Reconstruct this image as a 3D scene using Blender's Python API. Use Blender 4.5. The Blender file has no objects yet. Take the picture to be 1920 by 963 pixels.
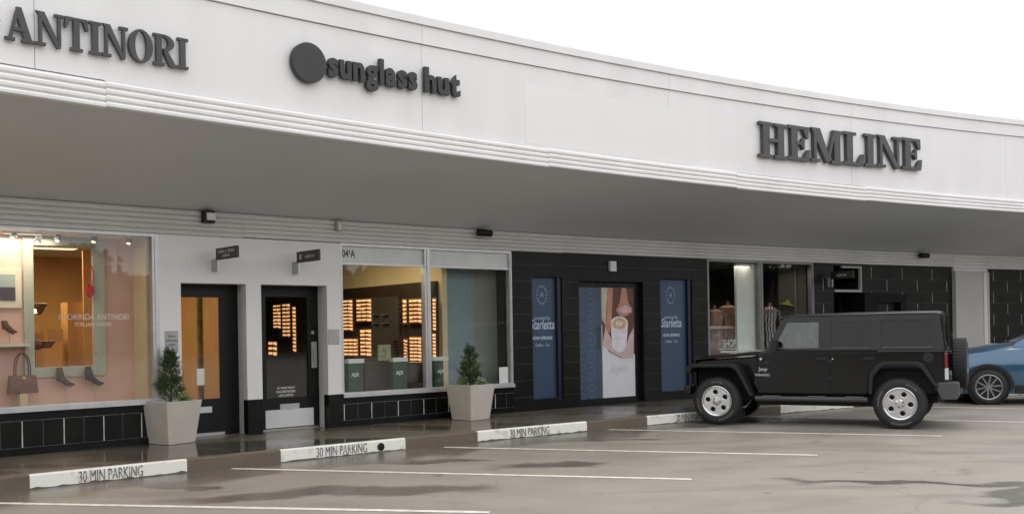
import bpy, bmesh, math, random
from mathutils import Matrix, Vector
random.seed(7)
S = bpy.context.scene
COL = S.collection
R = math.radians
# ------------------------------------------------------------------ camera, sky, sun, exposure
F_PX, ROLL, HC = 1887.3, 0.016966, 1.6633      # focal length in pixels of a 1920 px frame, roll, eye height
PPX, PPY = 960.0, 636.3 - 0.016966 * 960
cam = bpy.data.objects.new('camera', bpy.data.cameras.new('camera'))
COL.objects.link(cam)
cam.data.sensor_fit = 'HORIZONTAL'; cam.data.sensor_width = 36
cam.data.lens = 36 * F_PX / 1920
cam.data.shift_y = (PPY - 481.5) / 1920
cam.data.clip_start = 0.1; cam.data.clip_end = 3000
cam.matrix_world = Matrix.Translation((0, 0, HC)) @ Matrix.Rotation(R(90), 4, 'X') @ Matrix.Rotation(-ROLL, 4, 'Z')
S.camera = cam

W = bpy.data.worlds.new('World'); S.world = W; W.use_nodes = True
nt = W.node_tree; bg = nt.nodes['Background']
sky = nt.nodes.new('ShaderNodeTexSky'); sky.sky_type = 'NISHITA'; sky.sun_disc = False
SUN_EL, SUN_AZ = R(58), R(200)
sky.sun_elevation = SUN_EL; sky.sun_rotation = SUN_AZ
sky.dust_density = 4; sky.air_density = 1.0
mixw = nt.nodes.new('ShaderNodeMix'); mixw.data_type = 'RGBA'
mixw.inputs['Factor'].default_value = 0.9                                      # a closed layer of cloud over the sky
mixw.inputs['B'].default_value = (14.0, 14.0, 14.3, 1)
nt.links.new(sky.outputs[0], mixw.inputs['A']); nt.links.new(mixw.outputs['Result'], bg.inputs[0])
bg.inputs[1].default_value = 0.13
sl = bpy.data.lights.new('sun', 'SUN'); sl.energy = 0.5; sl.angle = R(25); sl.color = (1, 0.96, 0.9)
so = bpy.data.objects.new('sun', sl); COL.objects.link(so)
so.rotation_euler = (R(90) - SUN_EL, 0, R(180) - SUN_AZ + math.pi)
S.view_settings.view_transform = 'Standard'; S.view_settings.look = 'None'
S.view_settings.gamma = 1; S.view_settings.use_curve_mapping = False
S.view_settings.exposure = 0.0
S.render.engine = 'CYCLES'
S.cycles.max_bounces = 10; S.cycles.transparent_max_bounces = 16
S.cycles.sample_clamp_indirect = 4

# ------------------------------------------------------------------ plan of the curved building: u runs along it, v away from the lot
A38 = R(38)
EU = Vector((math.cos(A38), math.sin(A38), 0)); NV = Vector((-math.sin(A38), math.cos(A38), 0))
def c_wall(u): return 13.8664 + .129955 * u - .0052623 * u * u
def c_kerb(u): return 11.86 + .0975 * u - .00572 * u * u
def c_fas(u): return 10.9534 + .1722127 * u - .00698772 * u * u
def rise(u): return 0.0165 * (u - 9.4)
def C(u, v, z): return EU * u + NV * v + Vector((0, 0, z))
def frame(curve, u, off=0.0, z=0.0):
    """local axes on a curved wall: X along it, Y into it, Z up"""
    d = (curve(u + .01) - curve(u - .01)) / .02
    X = (EU + NV * d).normalized(); Z = Vector((0, 0, 1)); Y = Z.cross(X)
    O = C(u, curve(u), z) + Y * off
    return Matrix(((X.x, Y.x, 0, O.x), (X.y, Y.y, 0, O.y), (0, 0, 1, O.z), (0, 0, 0, 1)))
def ray(px, py):
    U = px - PPX; V = PPY - py; c, s = math.cos(ROLL), math.sin(ROLL)
    return Vector(((U * c + V * s) / F_PX, 1.0, (-U * s + V * c) / F_PX))
def ground(px, py, z=0.0):
    d = ray(px, py); k = (z - HC) / d.z; return Vector((d.x * k, k, z))
def hit(px, py, off=0.0, curve=c_wall):
    d = ray(px, py); lo, hi = 2.0, 90.0
    for _ in range(50):
        m = (lo + hi) / 2; p = d * m
        if p.dot(NV) > curve(p.dot(EU)) + off: hi = m
        else: lo = m
    p = d * lo; return p.dot(EU), p.z + HC
def hitu(px, py, u0):
    d = ray(px, py); k = u0 / Vector((d.x, d.y, 0)).dot(EU); p = d * k
    return p.dot(NV), p.z + HC

# ------------------------------------------------------------------ materials
MATS = {}
def mat(name, col, rough=.6, metal=0, var=.06, scale=3.0, bump=0, bscale=40, spec=.5, coat=0, emit=None, estr=1, alpha=None, col2=None, lo=.35, hi=.65, detail=5, stretch=None):
    if name in MATS: return MATS[name]
    m = bpy.data.materials.new(name); m.use_nodes = True; t = m.node_tree; N = t.nodes; L = t.links
    b = N['Principled BSDF']
    tc = N.new('ShaderNodeTexCoord'); src = tc.outputs['Object']
    if stretch:
        mp = N.new('ShaderNodeMapping'); mp.inputs['Scale'].default_value = stretch; L.new(src, mp.inputs[0]); src = mp.outputs[0]
    nz = N.new('ShaderNodeTexNoise'); nz.inputs['Scale'].default_value = scale; nz.inputs['Detail'].default_value = detail
    L.new(src, nz.inputs['Vector'])
    cr = N.new('ShaderNodeValToRGB'); c = Vector(col)
    c2 = Vector(col2) if col2 else None
    cr.color_ramp.elements[0].position = lo; cr.color_ramp.elements[1].position = hi
    cr.color_ramp.elements[0].color = (*(c * (1 - var) if c2 is None else c2), 1)
    cr.color_ramp.elements[1].color = (*(c * (1 + var) if c2 is None else c), 1)
    L.new(nz.outputs['Fac'], cr.inputs[0]); L.new(cr.outputs[0], b.inputs['Base Color'])
    b.inputs['Roughness'].default_value = rough; b.inputs['Metallic'].default_value = metal
    b.inputs['Specular IOR Level'].default_value = spec; b.inputs['Coat Weight'].default_value = coat
    b.inputs['Coat Roughness'].default_value = .04
    if bump:
        n2 = N.new('ShaderNodeTexNoise'); n2.inputs['Scale'].default_value = bscale; n2.inputs['Detail'].default_value = 4
        L.new(src, n2.inputs['Vector']); bp = N.new('ShaderNodeBump'); bp.inputs['Strength'].default_value = bump; bp.inputs['Distance'].default_value = .02
        L.new(n2.outputs['Fac'], bp.inputs['Height']); L.new(bp.outputs[0], b.inputs['Normal'])
    if emit: b.inputs['Emission Color'].default_value = (*emit, 1); b.inputs['Emission Strength'].default_value = estr
    MATS[name] = m; return m
def glass(name, tint=(1, 1, 1), base=.05, dark=0.0):
    if name in MATS: return MATS[name]
    m = bpy.data.materials.new(name); m.use_nodes = True; t = m.node_tree; N = t.nodes; L = t.links
    N.remove(N['Principled BSDF']); out = N['Material Output']
    tr = N.new('ShaderNodeBsdfTransparent'); tr.inputs[0].default_value = (*tint, 1)
    gl = N.new('ShaderNodeBsdfGlossy'); gl.inputs['Roughness'].default_value = .02
    lw = N.new('ShaderNodeLayerWeight'); lw.inputs['Blend'].default_value = .5
    pw = N.new('ShaderNodeMath'); pw.operation = 'POWER'; pw.inputs[1].default_value = 5; L.new(lw.outputs['Facing'], pw.inputs[0])
    ma = N.new('ShaderNodeMath'); ma.operation = 'MULTIPLY_ADD'; ma.inputs[1].default_value = 1 - base; ma.inputs[2].default_value = base
    L.new(pw.outputs[0], ma.inputs[0]); mx = N.new('ShaderNodeMixShader'); L.new(ma.outputs[0], mx.inputs[0])
    L.new(tr.outputs[0], mx.inputs[1]); L.new(gl.outputs[0], mx.inputs[2]); L.new(mx.outputs[0], out.inputs[0])
    MATS[name] = m; return m

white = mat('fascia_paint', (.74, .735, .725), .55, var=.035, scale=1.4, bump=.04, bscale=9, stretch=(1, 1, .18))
white2 = mat('repaint', (.752, .75, .735), .5, var=.015, scale=.4)
flute = mat('flute_enamel', (.80, .79, .78), .38, var=.03, scale=1.5)
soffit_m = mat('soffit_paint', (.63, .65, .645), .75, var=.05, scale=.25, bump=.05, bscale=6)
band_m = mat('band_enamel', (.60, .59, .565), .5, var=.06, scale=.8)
wallw = mat('wall_paint', (.72, .71, .69), .55, var=.03, scale=.5, bump=.04, bscale=20)
jamb_m = mat('jamb_paint', (.62, .61, .59), .5, var=.03)
alu = mat('aluminium', (.55, .55, .55), .38, metal=.6, var=.06, scale=8)
tile = mat('black_tile', (.007, .007, .006), .25, var=.35, scale=2, bump=.06, bscale=3, spec=.22)
grout = mat('white_grout', (.55, .55, .53), .8, var=.25, scale=7)
grout_d = mat('grey_grout', (.10, .10, .10), .8, var=.4, scale=7)
block = mat('black_block', (.008, .0085, .007), .42, var=.4, scale=1.3, bump=.2, bscale=5, spec=.2)
blackf = mat('black_frame', (.008, .0075, .007), .38, var=.2, spec=.25)
letter_m = mat('letter_metal', (.050, .047, .046), .45, var=.08)
letter_side = mat('letter_black', (.022, .022, .023), .45, var=.08)
sign_b = mat('sign_black', (.02, .018, .017), .4)
signtxt = mat('sign_text', (.45, .45, .43), .5)
steel = mat('brushed_steel', (.45, .46, .45), .35, metal=.8, var=.08)
platew = mat('plate_white', (.62, .63, .62), .45, var=.05)
pot_m = mat('pot_clay', (.50, .455, .405), .6, var=.04, scale=4, bump=.05, bscale=60)
soil_m = mat('soil', (.03, .022, .015), .95, var=.4, scale=20, bump=.6)
leaf_m = mat('conifer_leaf', (.055, .090, .032), .6, var=.5, scale=14, detail=2)
leaf_l = mat('fresh_leaf', (.10, .20, .04), .5, var=.3, scale=20)
bark = mat('bark', (.09, .06, .04), .9, var=.3, scale=20)
tree_leaf = mat('tree_leaf', (.045, .075, .03), .7, var=.5, scale=1.2)
petal = mat('petal', (.8, .8, .72), .5)
gclear = glass('shop_glass', (.97, .98, .97), .04)
gdoor = glass('door_glass', (.90, .90, .88), .045)
gdark = glass('tinted_glass', (.34, .36, .35), .03)
gcar = glass('car_glass', (.55, .62, .58), .07)
pinkw = mat('pink_wall', (.62, .40, .33), .8, var=.03)
beigew = mat('beige_wall', (.52, .42, .28), .8, var=.03)
sagew = mat('sage_trim', (.40, .41, .34), .7, scale=3, col2=(.24, .26, .18), lo=.32, hi=.44)
tanw = mat('tan_room', (.54, .34, .15), .8, var=.08, scale=1.2)
tanl = mat('tan_cabinet', (.56, .33, .13), .7, var=.05)
brown = mat('brown_leather', (.15, .065, .042), .5, var=.2, scale=14)
brownd = mat('dark_brown', (.09, .045, .026), .5, var=.3, scale=10)
redm = mat('red_leather', (.45, .02, .02), .45)
creamw = mat('cream_wall', (.62, .50, .30), .8, var=.03)
unitd = mat('display_unit', (.030, .018, .010), .45, var=.3)
unito = mat('display_brown', (.32, .12, .035), .5, var=.3, scale=6)
niche = mat('lit_shelf', (.8, .5, .25), .5, emit=(1, .52, .22), estr=1.25)
tealw = mat('teal_partition', (.21, .27, .30), .6, var=.05, scale=1)
olivew = mat('olive_partition', (.22, .23, .20), .6, var=.06, scale=1)
greenp = mat('green_poster', (.012, .055, .03), .35, var=.4, scale=6)
postw = mat('poster_white', (.68, .69, .66), .45)
bluep = mat('blue_panel', (.033, .064, .115), .45, var=.08, scale=1.2)
blueq = mat('blue_pattern_panel', (.045, .075, .125), .45, var=.08, scale=1.2)
bluet = mat('blue_pattern_ink', (.13, .19, .27), .5, var=.1)
navy = mat('navy_edge', (.006, .010, .030), .4)
bluetx = mat('panel_lettering', (.42, .50, .60), .5)
asph_dark = mat('rubber', (.014, .014, .014), .7, var=.2, scale=20, bump=.2, bscale=60)
floor_i = mat('shop_floor', (.20, .15, .11), .35, var=.1)
ceil_i = mat('shop_ceiling', (.55, .52, .45), .8, var=.02)
darki = mat('dark_interior', (.07, .068, .058), .8, var=.15, scale=1)

def wet_ground(name, dry, wet, r_dry, r_wet, scale, blobs=(), bias=0.0, bump=.12, bscale=45, cracks=False):
    """damp paving: dark smooth wet areas between paler drying ones"""
    m = bpy.data.materials.new(name); m.use_nodes = True; t = m.node_tree; N = t.nodes; L = t.links
    b = N['Principled BSDF']; tc = N.new('ShaderNodeTexCoord')
    def noise(sc, det=6, st=None, dis=0):
        n = N.new('ShaderNodeTexNoise'); n.inputs['Scale'].default_value = sc; n.inputs['Detail'].default_value = det; n.inputs['Distortion'].default_value = dis
        if st:
            mp = N.new('ShaderNodeMapping'); mp.inputs['Scale'].default_value = st; mp.inputs['Rotation'].default_value = (0, 0, R(20)); L.new(tc.outputs['Object'], mp.inputs[0]); L.new(mp.outputs[0], n.inputs[0])
        else: L.new(tc.outputs['Object'], n.inputs[0])
        return n.outputs['Fac']
    def M(op, a, bb, c=None):
        n = N.new('ShaderNodeMath'); n.operation = op
        for i, x in enumerate((a, bb, c)):
            if x is None: continue
            if isinstance(x, (int, float)): n.inputs[i].default_value = x
            else: L.new(x, n.inputs[i])
        return n.outputs[0]
    def ramp(x, lo, hi):
        n = N.new('ShaderNodeMapRange'); n.interpolation_type = 'SMOOTHSTEP'
        L.new(x, n.inputs[0]); n.inputs[1].default_value = lo; n.inputs[2].default_value = hi; return n.outputs[0]
    big = noise(scale, 5, (.35, 1, 1), .6)
    mask = ramp(big, .50 - bias, .70 - bias)
    wob = noise(1.6, 4)
    nv = N.new('ShaderNodeTexNoise'); nv.inputs['Scale'].default_value = .9; nv.inputs['Detail'].default_value = 5; L.new(tc.outputs['Object'], nv.inputs['Vector'])
    wv = N.new('ShaderNodeVectorMath'); wv.operation = 'MULTIPLY_ADD'; L.new(nv.outputs['Color'], wv.inputs[0]); wv.inputs[1].default_value = (1.5, 1.5, 0); wv.inputs[2].default_value = (-.75, -.75, 0)
    wa = N.new('ShaderNodeVectorMath'); wa.operation = 'ADD'; L.new(tc.outputs['Object'], wa.inputs[0]); L.new(wv.outputs[0], wa.inputs[1])
    for (x, y, rx, ry, rot, soft) in blobs:
        mp = N.new('ShaderNodeMapping'); mp.vector_type = 'TEXTURE'; mp.inputs['Location'].default_value = (x, y, 0)
        mp.inputs['Rotation'].default_value = (0, 0, rot); mp.inputs['Scale'].default_value = (rx, ry, 1000)
        L.new(wa.outputs[0], mp.inputs[0]); ln = N.new('ShaderNodeVectorMath'); ln.operation = 'LENGTH'; L.new(mp.outputs[0], ln.inputs[0])
        d = M('ADD', ln.outputs['Value'], M('MULTIPLY', wob, .9))
        k = M('SUBTRACT', 1.0, ramp(d, 1.45 - soft, 1.45 + soft)); mask = M('MAXIMUM', mask, k)
    fine = noise(bscale, 3); mid = noise(1.1, 6)
    if cracks:
        vo = N.new('ShaderNodeTexVoronoi'); vo.feature = 'DISTANCE_TO_EDGE'; vo.inputs['Scale'].default_value = .22; L.new(wa.outputs[0], vo.inputs['Vector'])
        ck = M('MULTIPLY', M('SUBTRACT', 1.0, ramp(vo.outputs['Distance'], .0, .006)), ramp(noise(.35, 3), .50, .60)); mask = M('MAXIMUM', mask, M('MULTIPLY', ck, .45))
        spots_ = ramp(noise(2.6, 2), .66, .72); mask = M('MAXIMUM', mask, M('MULTIPLY', spots_, .45))
        stk = ramp(noise(.55, 6, (.5, 1.6, 1), 1.2), .42, .72); mask = M('MAXIMUM', mask, M('MULTIPLY', stk, .42))
    cm = N.new('ShaderNodeMix'); cm.data_type = 'RGBA'; L.new(mask, cm.inputs['Factor'])
    cm.inputs['A'].default_value = (*dry, 1); cm.inputs['B'].default_value = (*wet, 1)
    cv = N.new('ShaderNodeMix'); cv.data_type = 'RGBA'; cv.blend_type = 'MULTIPLY'; cv.inputs['Factor'].default_value = 1
    gr = N.new('ShaderNodeMix'); gr.data_type = 'RGBA'; gr.inputs['A'].default_value = (.55, .55, .55, 1); gr.inputs['B'].default_value = (1.4, 1.4, 1.4, 1)
    L.new(M('MULTIPLY_ADD', mid, .5, M('MULTIPLY', fine, .5)), gr.inputs['Factor'])
    L.new(cm.outputs['Result'], cv.inputs['A']); L.new(gr.outputs['Result'], cv.inputs['B']); L.new(cv.outputs['Result'], b.inputs['Base Color'])
    rr = M('MULTIPLY_ADD', mask, r_wet - r_dry, r_dry); L.new(M('ADD', rr, M('MULTIPLY', M('SUBTRACT', mid, .5), .18)), b.inputs['Roughness'])
    bp = N.new('ShaderNodeBump'); bp.inputs['Distance'].default_value = .01
    L.new(M('MULTIPLY_ADD', mask, -bump * .85, bump), bp.inputs['Strength']); L.new(fine, bp.inputs['Height']); L.new(bp.outputs[0], b.inputs['Normal'])
    MATS[name] = m; return m

# ------------------------------------------------------------------ mesh building
class MB:
    def __init__(s): s.v = []; s.f = []
    def add(s, vs, fs, M=None):
        o = len(s.v)
        for p in vs:
            p = Vector(p); s.v.append(M @ p if M is not None else p)
        s.f += [tuple(i + o for i in f) for f in fs]; return s
    def box(s, x0, x1, y0, y1, z0, z1, M=None):
        vs = [(x, y, z) for z in (z0, z1) for y in (y0, y1) for x in (x0, x1)]
        return s.add(vs, [(0, 2, 3, 1), (4, 5, 7, 6), (0, 1, 5, 4), (2, 6, 7, 3), (0, 4, 6, 2), (1, 3, 7, 5)], M)
    def prism(s, pts, y0, y1, M=None, fy=None):
        """outline in XZ pushed from y0 to y1; fy(x,z,side) may replace y"""
        n = len(pts)
        vs = [(x, (fy(x, z, 0) if fy else y0), z) for x, z in pts] + [(x, (fy(x, z, 1) if fy else y1), z) for x, z in pts]
        return s.add(vs, [tuple(range(n)), tuple(range(2 * n - 1, n - 1, -1))] + [(i, (i + 1) % n, n + (i + 1) % n, n + i) for i in range(n)], M)
    def tube(s, p0, p1, r0, r1=None, seg=10, M=None):
        r1 = r0 if r1 is None else r1; p0 = Vector(p0); p1 = Vector(p1); d = (p1 - p0).normalized()
        a = d.orthogonal().normalized(); b = d.cross(a); vs = []
        for p, r in ((p0, r0), (p1, r1)):
            for i in range(seg):
                t = 2 * math.pi * i / seg; vs.append(p + (a * math.cos(t) + b * math.sin(t)) * r)
        return s.add(vs, [tuple(range(seg))[::-1], tuple(range(seg, 2 * seg))] + [(i, (i + 1) % seg, seg + (i + 1) % seg, seg + i) for i in range(seg)], M)
    def lathe(s, prof, seg=24, M=None, sx=1, sy=1, cap=True):
        """profile (r, z) turned about Z"""
        vs = []; n = len(prof)
        for r, z in prof:
            for i in range(seg):
                t = 2 * math.pi * i / seg; vs.append((r * math.cos(t) * sx, r * math.sin(t) * sy, z))
        fs = [(k * seg + i, k * seg + (i + 1) % seg, (k + 1) * seg + (i + 1) % seg, (k + 1) * seg + i) for k in range(n - 1) for i in range(seg)]
        if cap and prof[0][0] > 1e-6: fs.append(tuple(range(seg))[::-1])
        if cap and prof[-1][0] > 1e-6: fs.append(tuple(range((n - 1) * seg, n * seg)))
        return s.add(vs, fs, M)
    def sweep(s, prof, u0, u1, curve=c_wall, step=.5, zfun=None):
        """closed outline (offset, z) carried along a curved wall"""
        k = max(1, int(math.ceil((u1 - u0) / step))); n = len(prof); vs = []
        for i in range(k + 1):
            u = u0 + (u1 - u0) * i / k
            for o, z in prof: vs.append(C(u, curve(u) + o, z + (zfun(u) * (z > 4.6) if zfun else 0)))
        fs = [(i * n + j, i * n + (j + 1) % n, (i + 1) * n + (j + 1) % n, (i + 1) * n + j) for i in range(k) for j in range(n)]
        fs += [tuple(range(n)), tuple(range(k * n, k * n + n))[::-1]]
        return s.add(vs, fs)
    def slab(s, u0, u1, o0, o1, z0, z1, curve=c_wall, step=.5): return s.sweep([(o0, z0), (o1, z0), (o1, z1), (o0, z1)], u0, u1, curve, step)
    def build(s, name, m, parent=None, bevel=0, smooth=False, seg=2, world=False):
        me = bpy.data.meshes.new(name)
        base = Vector((0, 0, 0))
        if world and parent is not None:
            q = parent
            while q is not None: base = base + q.location; q = q.parent
        me.from_pydata([tuple(v - base) for v in s.v], [], s.f)
        bm = bmesh.new(); bm.from_mesh(me)
        bmesh.ops.recalc_face_normals(bm, faces=bm.faces)
        if bevel:
            bmesh.ops.remove_doubles(bm, verts=bm.verts, dist=1e-5)
            ed = [e for e in bm.edges if len(e.link_faces) == 2 and e.calc_face_angle(0) > R(28)]
            bmesh.ops.bevel(bm, geom=ed, offset=bevel, segments=seg, affect='EDGES', profile=.6, clamp_overlap=True)
        if smooth:
            for f in bm.faces: f.smooth = True
            for e in bm.edges:
                if len(e.link_faces) == 2 and e.calc_face_angle(0) > R(38): e.smooth = False
        bm.to_mesh(me); bm.free(); me.materials.append(m)
        o = bpy.data.objects.new(name, me); COL.objects.link(o)
        if parent is not None: o.parent = parent
        return o
def tag(o, label=None, cat=None, group=None, kind=None):
    for k, v in (('label', label), ('category', cat), ('group', group), ('kind', kind)):
        if v: o[k] = v
    return o
def thing(name, label, cat, loc=(0, 0, 0), rotz=0, group=None):
    o = bpy.data.objects.new(name, None); COL.objects.link(o); o.location = loc; o.rotation_euler = (0, 0, rotz)
    o.empty_display_size = .2
    return tag(o, label, cat, group)
def text_geo(body, size, depth, bold=0.0, sx=1.0, shear=0.0, align='CENTER'):
    cu = bpy.data.curves.new('t', 'FONT'); cu.body = body; cu.size = size; cu.extrude = depth / 2; cu.offset = bold
    cu.shear = shear; cu.align_x = align; cu.resolution_u = 3
    ob = bpy.data.objects.new('t', cu); COL.objects.link(ob)
    dg = bpy.context.evaluated_depsgraph_get(); me = bpy.data.meshes.new_from_object(ob.evaluated_get(dg))
    vs = [(v.co.x * sx, -v.co.z, v.co.y) for v in me.vertices]; fs = [tuple(p.vertices) for p in me.polygons]
    bpy.data.objects.remove(ob); bpy.data.curves.remove(cu); bpy.data.meshes.remove(me)
    return vs, fs
def T(x=0, y=0, z=0): return Matrix.Translation((x, y, z))

# ------------------------------------------------------------------ ground
WP = lambda x, y: ground(x, y)
def blob(px, py, rx, ry, rot=38, soft=.25):
    p = ground(px, py); return (p.x, p.y, rx, ry, R(rot), soft)
kb = []
for u in (1.5, 4.6, 7.8, 11, 14.5):
    p = C(u, c_kerb(u) - .35, 0); kb.append((p.x, p.y, 2.3, .62, R(39), .35))
kb += [blob(340, 913, .55, .16, 0, .12), blob(800, 862, .9, .18, 0, .15), blob(1140, 825, .8, .22, 0, .2),
       blob(1750, 905, 1.5, .16, -14, .35), blob(1880, 925, .8, .22, 28, .3), blob(1040, 870, .7, .3, 10, .3), blob(620, 925, 1.6, .35, 8, .35)]
asphalt = wet_ground('damp_asphalt', (.275, .250, .215), (.125, .111, .093), .56, .28, .16, kb, bias=-.06, bump=.45, bscale=70, cracks=True)
walk_m = wet_ground('wet_concrete', (.135, .115, .088), (.088, .076, .060), .30, .10, .5, (), bias=.06, bump=.10, bscale=30)
kerb_m = wet_ground('kerb_concrete', (.13, .105, .078), (.075, .060, .045), .6, .35, .9, (), bias=.05, bump=.3, bscale=40)
linep = mat('line_paint', (.72, .68, .62), .5, var=.16, scale=9, bump=.1)
kerbp = mat('kerb_paint', (.80, .78, .72), .5, var=.10, scale=6, col2=(.50, .47, .42), lo=.26, hi=.44, bump=.15)
stenc = mat('stencil_ink', (.09, .09, .088), .6, var=.5, scale=18, col2=(.42, .41, .38), lo=.36, hi=.5)

g = MB(); g.add([(-160, -160, 0), (160, -160, 0), (160, 160, 0), (-160, 160, 0)], [(0, 1, 2, 3)])
tag(g.build('parking_lot', asphalt), kind='structure')
U0, U1 = -9.0, 40.0
s_ = MB()
k = 98; vs = []
for i in range(k + 1):
    u = U0 + (U1 - U0) * i / k
    vs += [C(u, c_kerb(u) + .15, -.02), C(u, c_wall(u) + .75, -.02), C(u, c_wall(u) + .75, .16), C(u, c_kerb(u) + .15, .16)]
s_.add(vs, [(i * 4 + j, i * 4 + (j + 1) % 4, i * 4 + 4 + (j + 1) % 4, i * 4 + 4 + j) for i in range(k) for j in range(4)])
tag(s_.build('sidewalk', walk_m), kind='structure')
s_ = MB().sweep([(0.0, -.02), (.148, -.02), (.148, .163), (.02, .163), (0, .148)], U0, U1, c_kerb)
tag(s_.build('kerb', kerb_m), kind='structure')
# painted kerb lengths with stencilled words
def painted(u0, u1, word_u=None, wl=1.0):
    m_ = MB(); n = 26; vs = []
    for i in range(n + 1):
        u = u0 + (u1 - u0) * i / n; zb = .008 + random.random() * .012 + (.012 if random.random() < .12 else 0)
        v = c_kerb(u); vs += [C(u, v - .004, zb), C(u, v - .004, .1495), C(u, v + .018, .1675), C(u, v + .045, .1675), C(u, v + .045, .150), C(u, v + .002, .14), C(u, v + .002, zb)]
    m_.add(vs, [(i * 7 + j, i * 7 + (j + 1) % 7, i * 7 + 7 + (j + 1) % 7, i * 7 + 7 + j) for i in range(n) for j in range(7)] + [tuple(range(7)), tuple(range(n * 7, n * 7 + 7))])
    o = m_.build('painted_kerb', kerbp); tag(o, kind='structure')
    if word_u:
        M = frame(c_kerb, word_u, -.009, .022); vs, fs = text_geo('30 MIN PARKING', .185, .004, -.001, wl * .86)
        b_ = MB().add(vs, fs, M); b_.build('kerb_lettering', stenc, o)
painted(2.63, 4.43, 3.52, .62); painted(5.69, 7.62, 6.60, .66); painted(8.90, 11.08, 9.9, .66); painted(12.43, 14.6, 13.5, .66)
painted(15.81, 17.9); painted(19.2, 21.4, 20.2, .66); painted(22.8, 24.9); painted(-.6, 1.25)
# bay lines
def line(a, b, w=.10):
    d = (b - a).normalized(); n_ = Vector((-d.y, d.x, 0)) * w / 2; L_ = (b - a).length; k = 24; vs = []
    for i in range(k + 1):
        p = a + d * L_ * i / k; j = 1 + (random.random() - .5) * .14; vs += [p + n_ * j + Vector((0, 0, .004)), p - n_ * j + Vector((0, 0, .004))]
    tag(MB().add(vs, [(2 * i, 2 * i + 1, 2 * i + 3, 2 * i + 2) for i in range(k)]).build('parking_line', linep), kind='structure')
pa = [((435, 878), (1297, 898)), ((832, 838), (1533, 853)), ((1142, 805), (1767, 817))]
for a, b in pa: line(WP(*a), WP(*b))
b1 = WP(918, 960); d1 = (b1 - WP(0, 943)).normalized(); line(b1 - d1 * 5.6, b1)
a5 = WP(1396, 780); d5 = (WP(1920, 791) - a5).normalized(); line(a5, a5 + d5 * 5.6)
a6 = WP(1740, 762.5); d6 = (WP(1920, 766.5) - a6).normalized(); line(a6 - d6 * 1.6, a6 + d6 * 4.2)
d7 = Vector((math.cos(R(-24)), math.sin(R(-24)), 0)); a7 = C(22.0, c_kerb(22.0) - .3, 0); line(a7, a7 + d7 * 5.3)

# ------------------------------------------------------------------ the building
bl = thing('shopping_building', 'long curved white shopping parade with a deep canopy over its shopfronts', 'building', C(9, c_wall(9), 0))
def bp(mb, name, m, parent=None, **k): return mb.build(name, m, parent if parent is not None else bl, world=True, **k)
UA, UB = -8.0, 38.0
# canopy: soffit, fluted edge, fascia face, two stepped bands above
def soff():
    m_ = MB(); n = 92; vs = []
    for i in range(n + 1):
        u = UA + (UB - UA) * i / n
        vs += [C(u, c_wall(u) + .0, 3.50), C(u, c_fas(u) + .03, 4.205), C(u, c_fas(u) + .03, 4.27), C(u, c_wall(u) + .0, 3.60)]
    return m_.add(vs, [(i * 4 + j, i * 4 + (j + 1) % 4, i * 4 + 4 + (j + 1) % 4, i * 4 + 4 + j) for i in range(n) for j in range(4)] + [(0, 1, 2, 3), tuple(range(n * 4, n * 4 + 4))])
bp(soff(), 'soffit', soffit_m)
fl = [(UA, -3.0, -.012), (-2.998, 3.32, -.012), (3.322, 10.1, .0), (10.102, 14.6, .010), (14.602, 18.4, -.004), (18.402, 25, .008), (25.002, UB, .0)]
for u0, u1, dz in fl:
    pr = []
    for k in range(4):
        z0 = 4.19 + .073 * k + dz; pr += [(-.028, z0), (-.052, z0 + .012), (-.056, z0 + .04), (-.046, z0 + .058), (-.022, z0 + .064)]
    pr += [(-.022, 4.485 + dz), (.03, 4.492 + dz), (.03, 4.19 + dz)]
    bp(MB().sweep(pr, u0, u1, c_fas), 'fluted_edge', flute)
seams = [UA, -2.6, 2.59, 7.74, 12.9, 18.0, 23.2, 28.4, UB]
for a, b in zip(seams, seams[1:]):
    bp(MB().sweep([(0, 4.493), (.10, 4.493), (.10, 5.72), (0, 5.72)], a + .003, b - .003, c_fas, zfun=rise), 'fascia_panel', white)
    bp(MB().sweep([(-.028, 5.728), (.10, 5.728), (.10, 5.985), (-.028, 5.985)], a + .003, b - .003, c_fas, zfun=rise), 'upper_band', white)
bp(MB().sweep([(.012, 4.5), (.09, 4.5), (.09, 5.98), (.012, 5.98)], UA, UB, c_fas, zfun=rise), 'fascia_backing', letter_m)
bp(MB().sweep([(-.062, 5.99), (-.062, 6.10), (-.02, 6.165), (.35, 6.165), (.35, 5.99)], UA, UB, c_fas, zfun=rise), 'parapet_cap', white)
bp(MB().sweep([(-.004, 4.53), (-.0005, 4.53), (-.0005, 5.46), (-.004, 5.46)], 9.68, 13.45, c_fas, zfun=lambda u: 0), 'repainted_patch', white2)
# roof slab and back of the building
def roof():
    m_ = MB(); n = 46; vs = []
    for i in range(n + 1):
        u = UA + (UB - UA) * i / n
        vs += [C(u, c_fas(u) + .11, 5.5 + rise(u)), C(u, c_wall(u) + 12, 5.5 + rise(u)), C(u, c_wall(u) + 12, 5.7 + rise(u)), C(u, c_fas(u) + .11, 5.7 + rise(u))]
    return m_.add(vs, [(i * 4 + j, i * 4 + (j + 1) % 4, i * 4 + 4 + (j + 1) % 4, i * 4 + 4 + j) for i in range(n) for j in range(4)] + [(0, 1, 2, 3), tuple(range(n * 4, n * 4 + 4))])
bp(roof(), 'roof', soffit_m)
bp(MB().slab(UA, UB, 11.8, 12.0, 0, 5.49), 'rear_wall', wallw)
for u in (UA + .01, UB - .21): bp(MB().slab(u, u + .2, .36, 11.79, .17, 5.49), 'end_wall', wallw)
bp(MB().slab(UA, UB, .02, .30, 3.615, 5.49), 'upper_wall', wallw)
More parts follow.
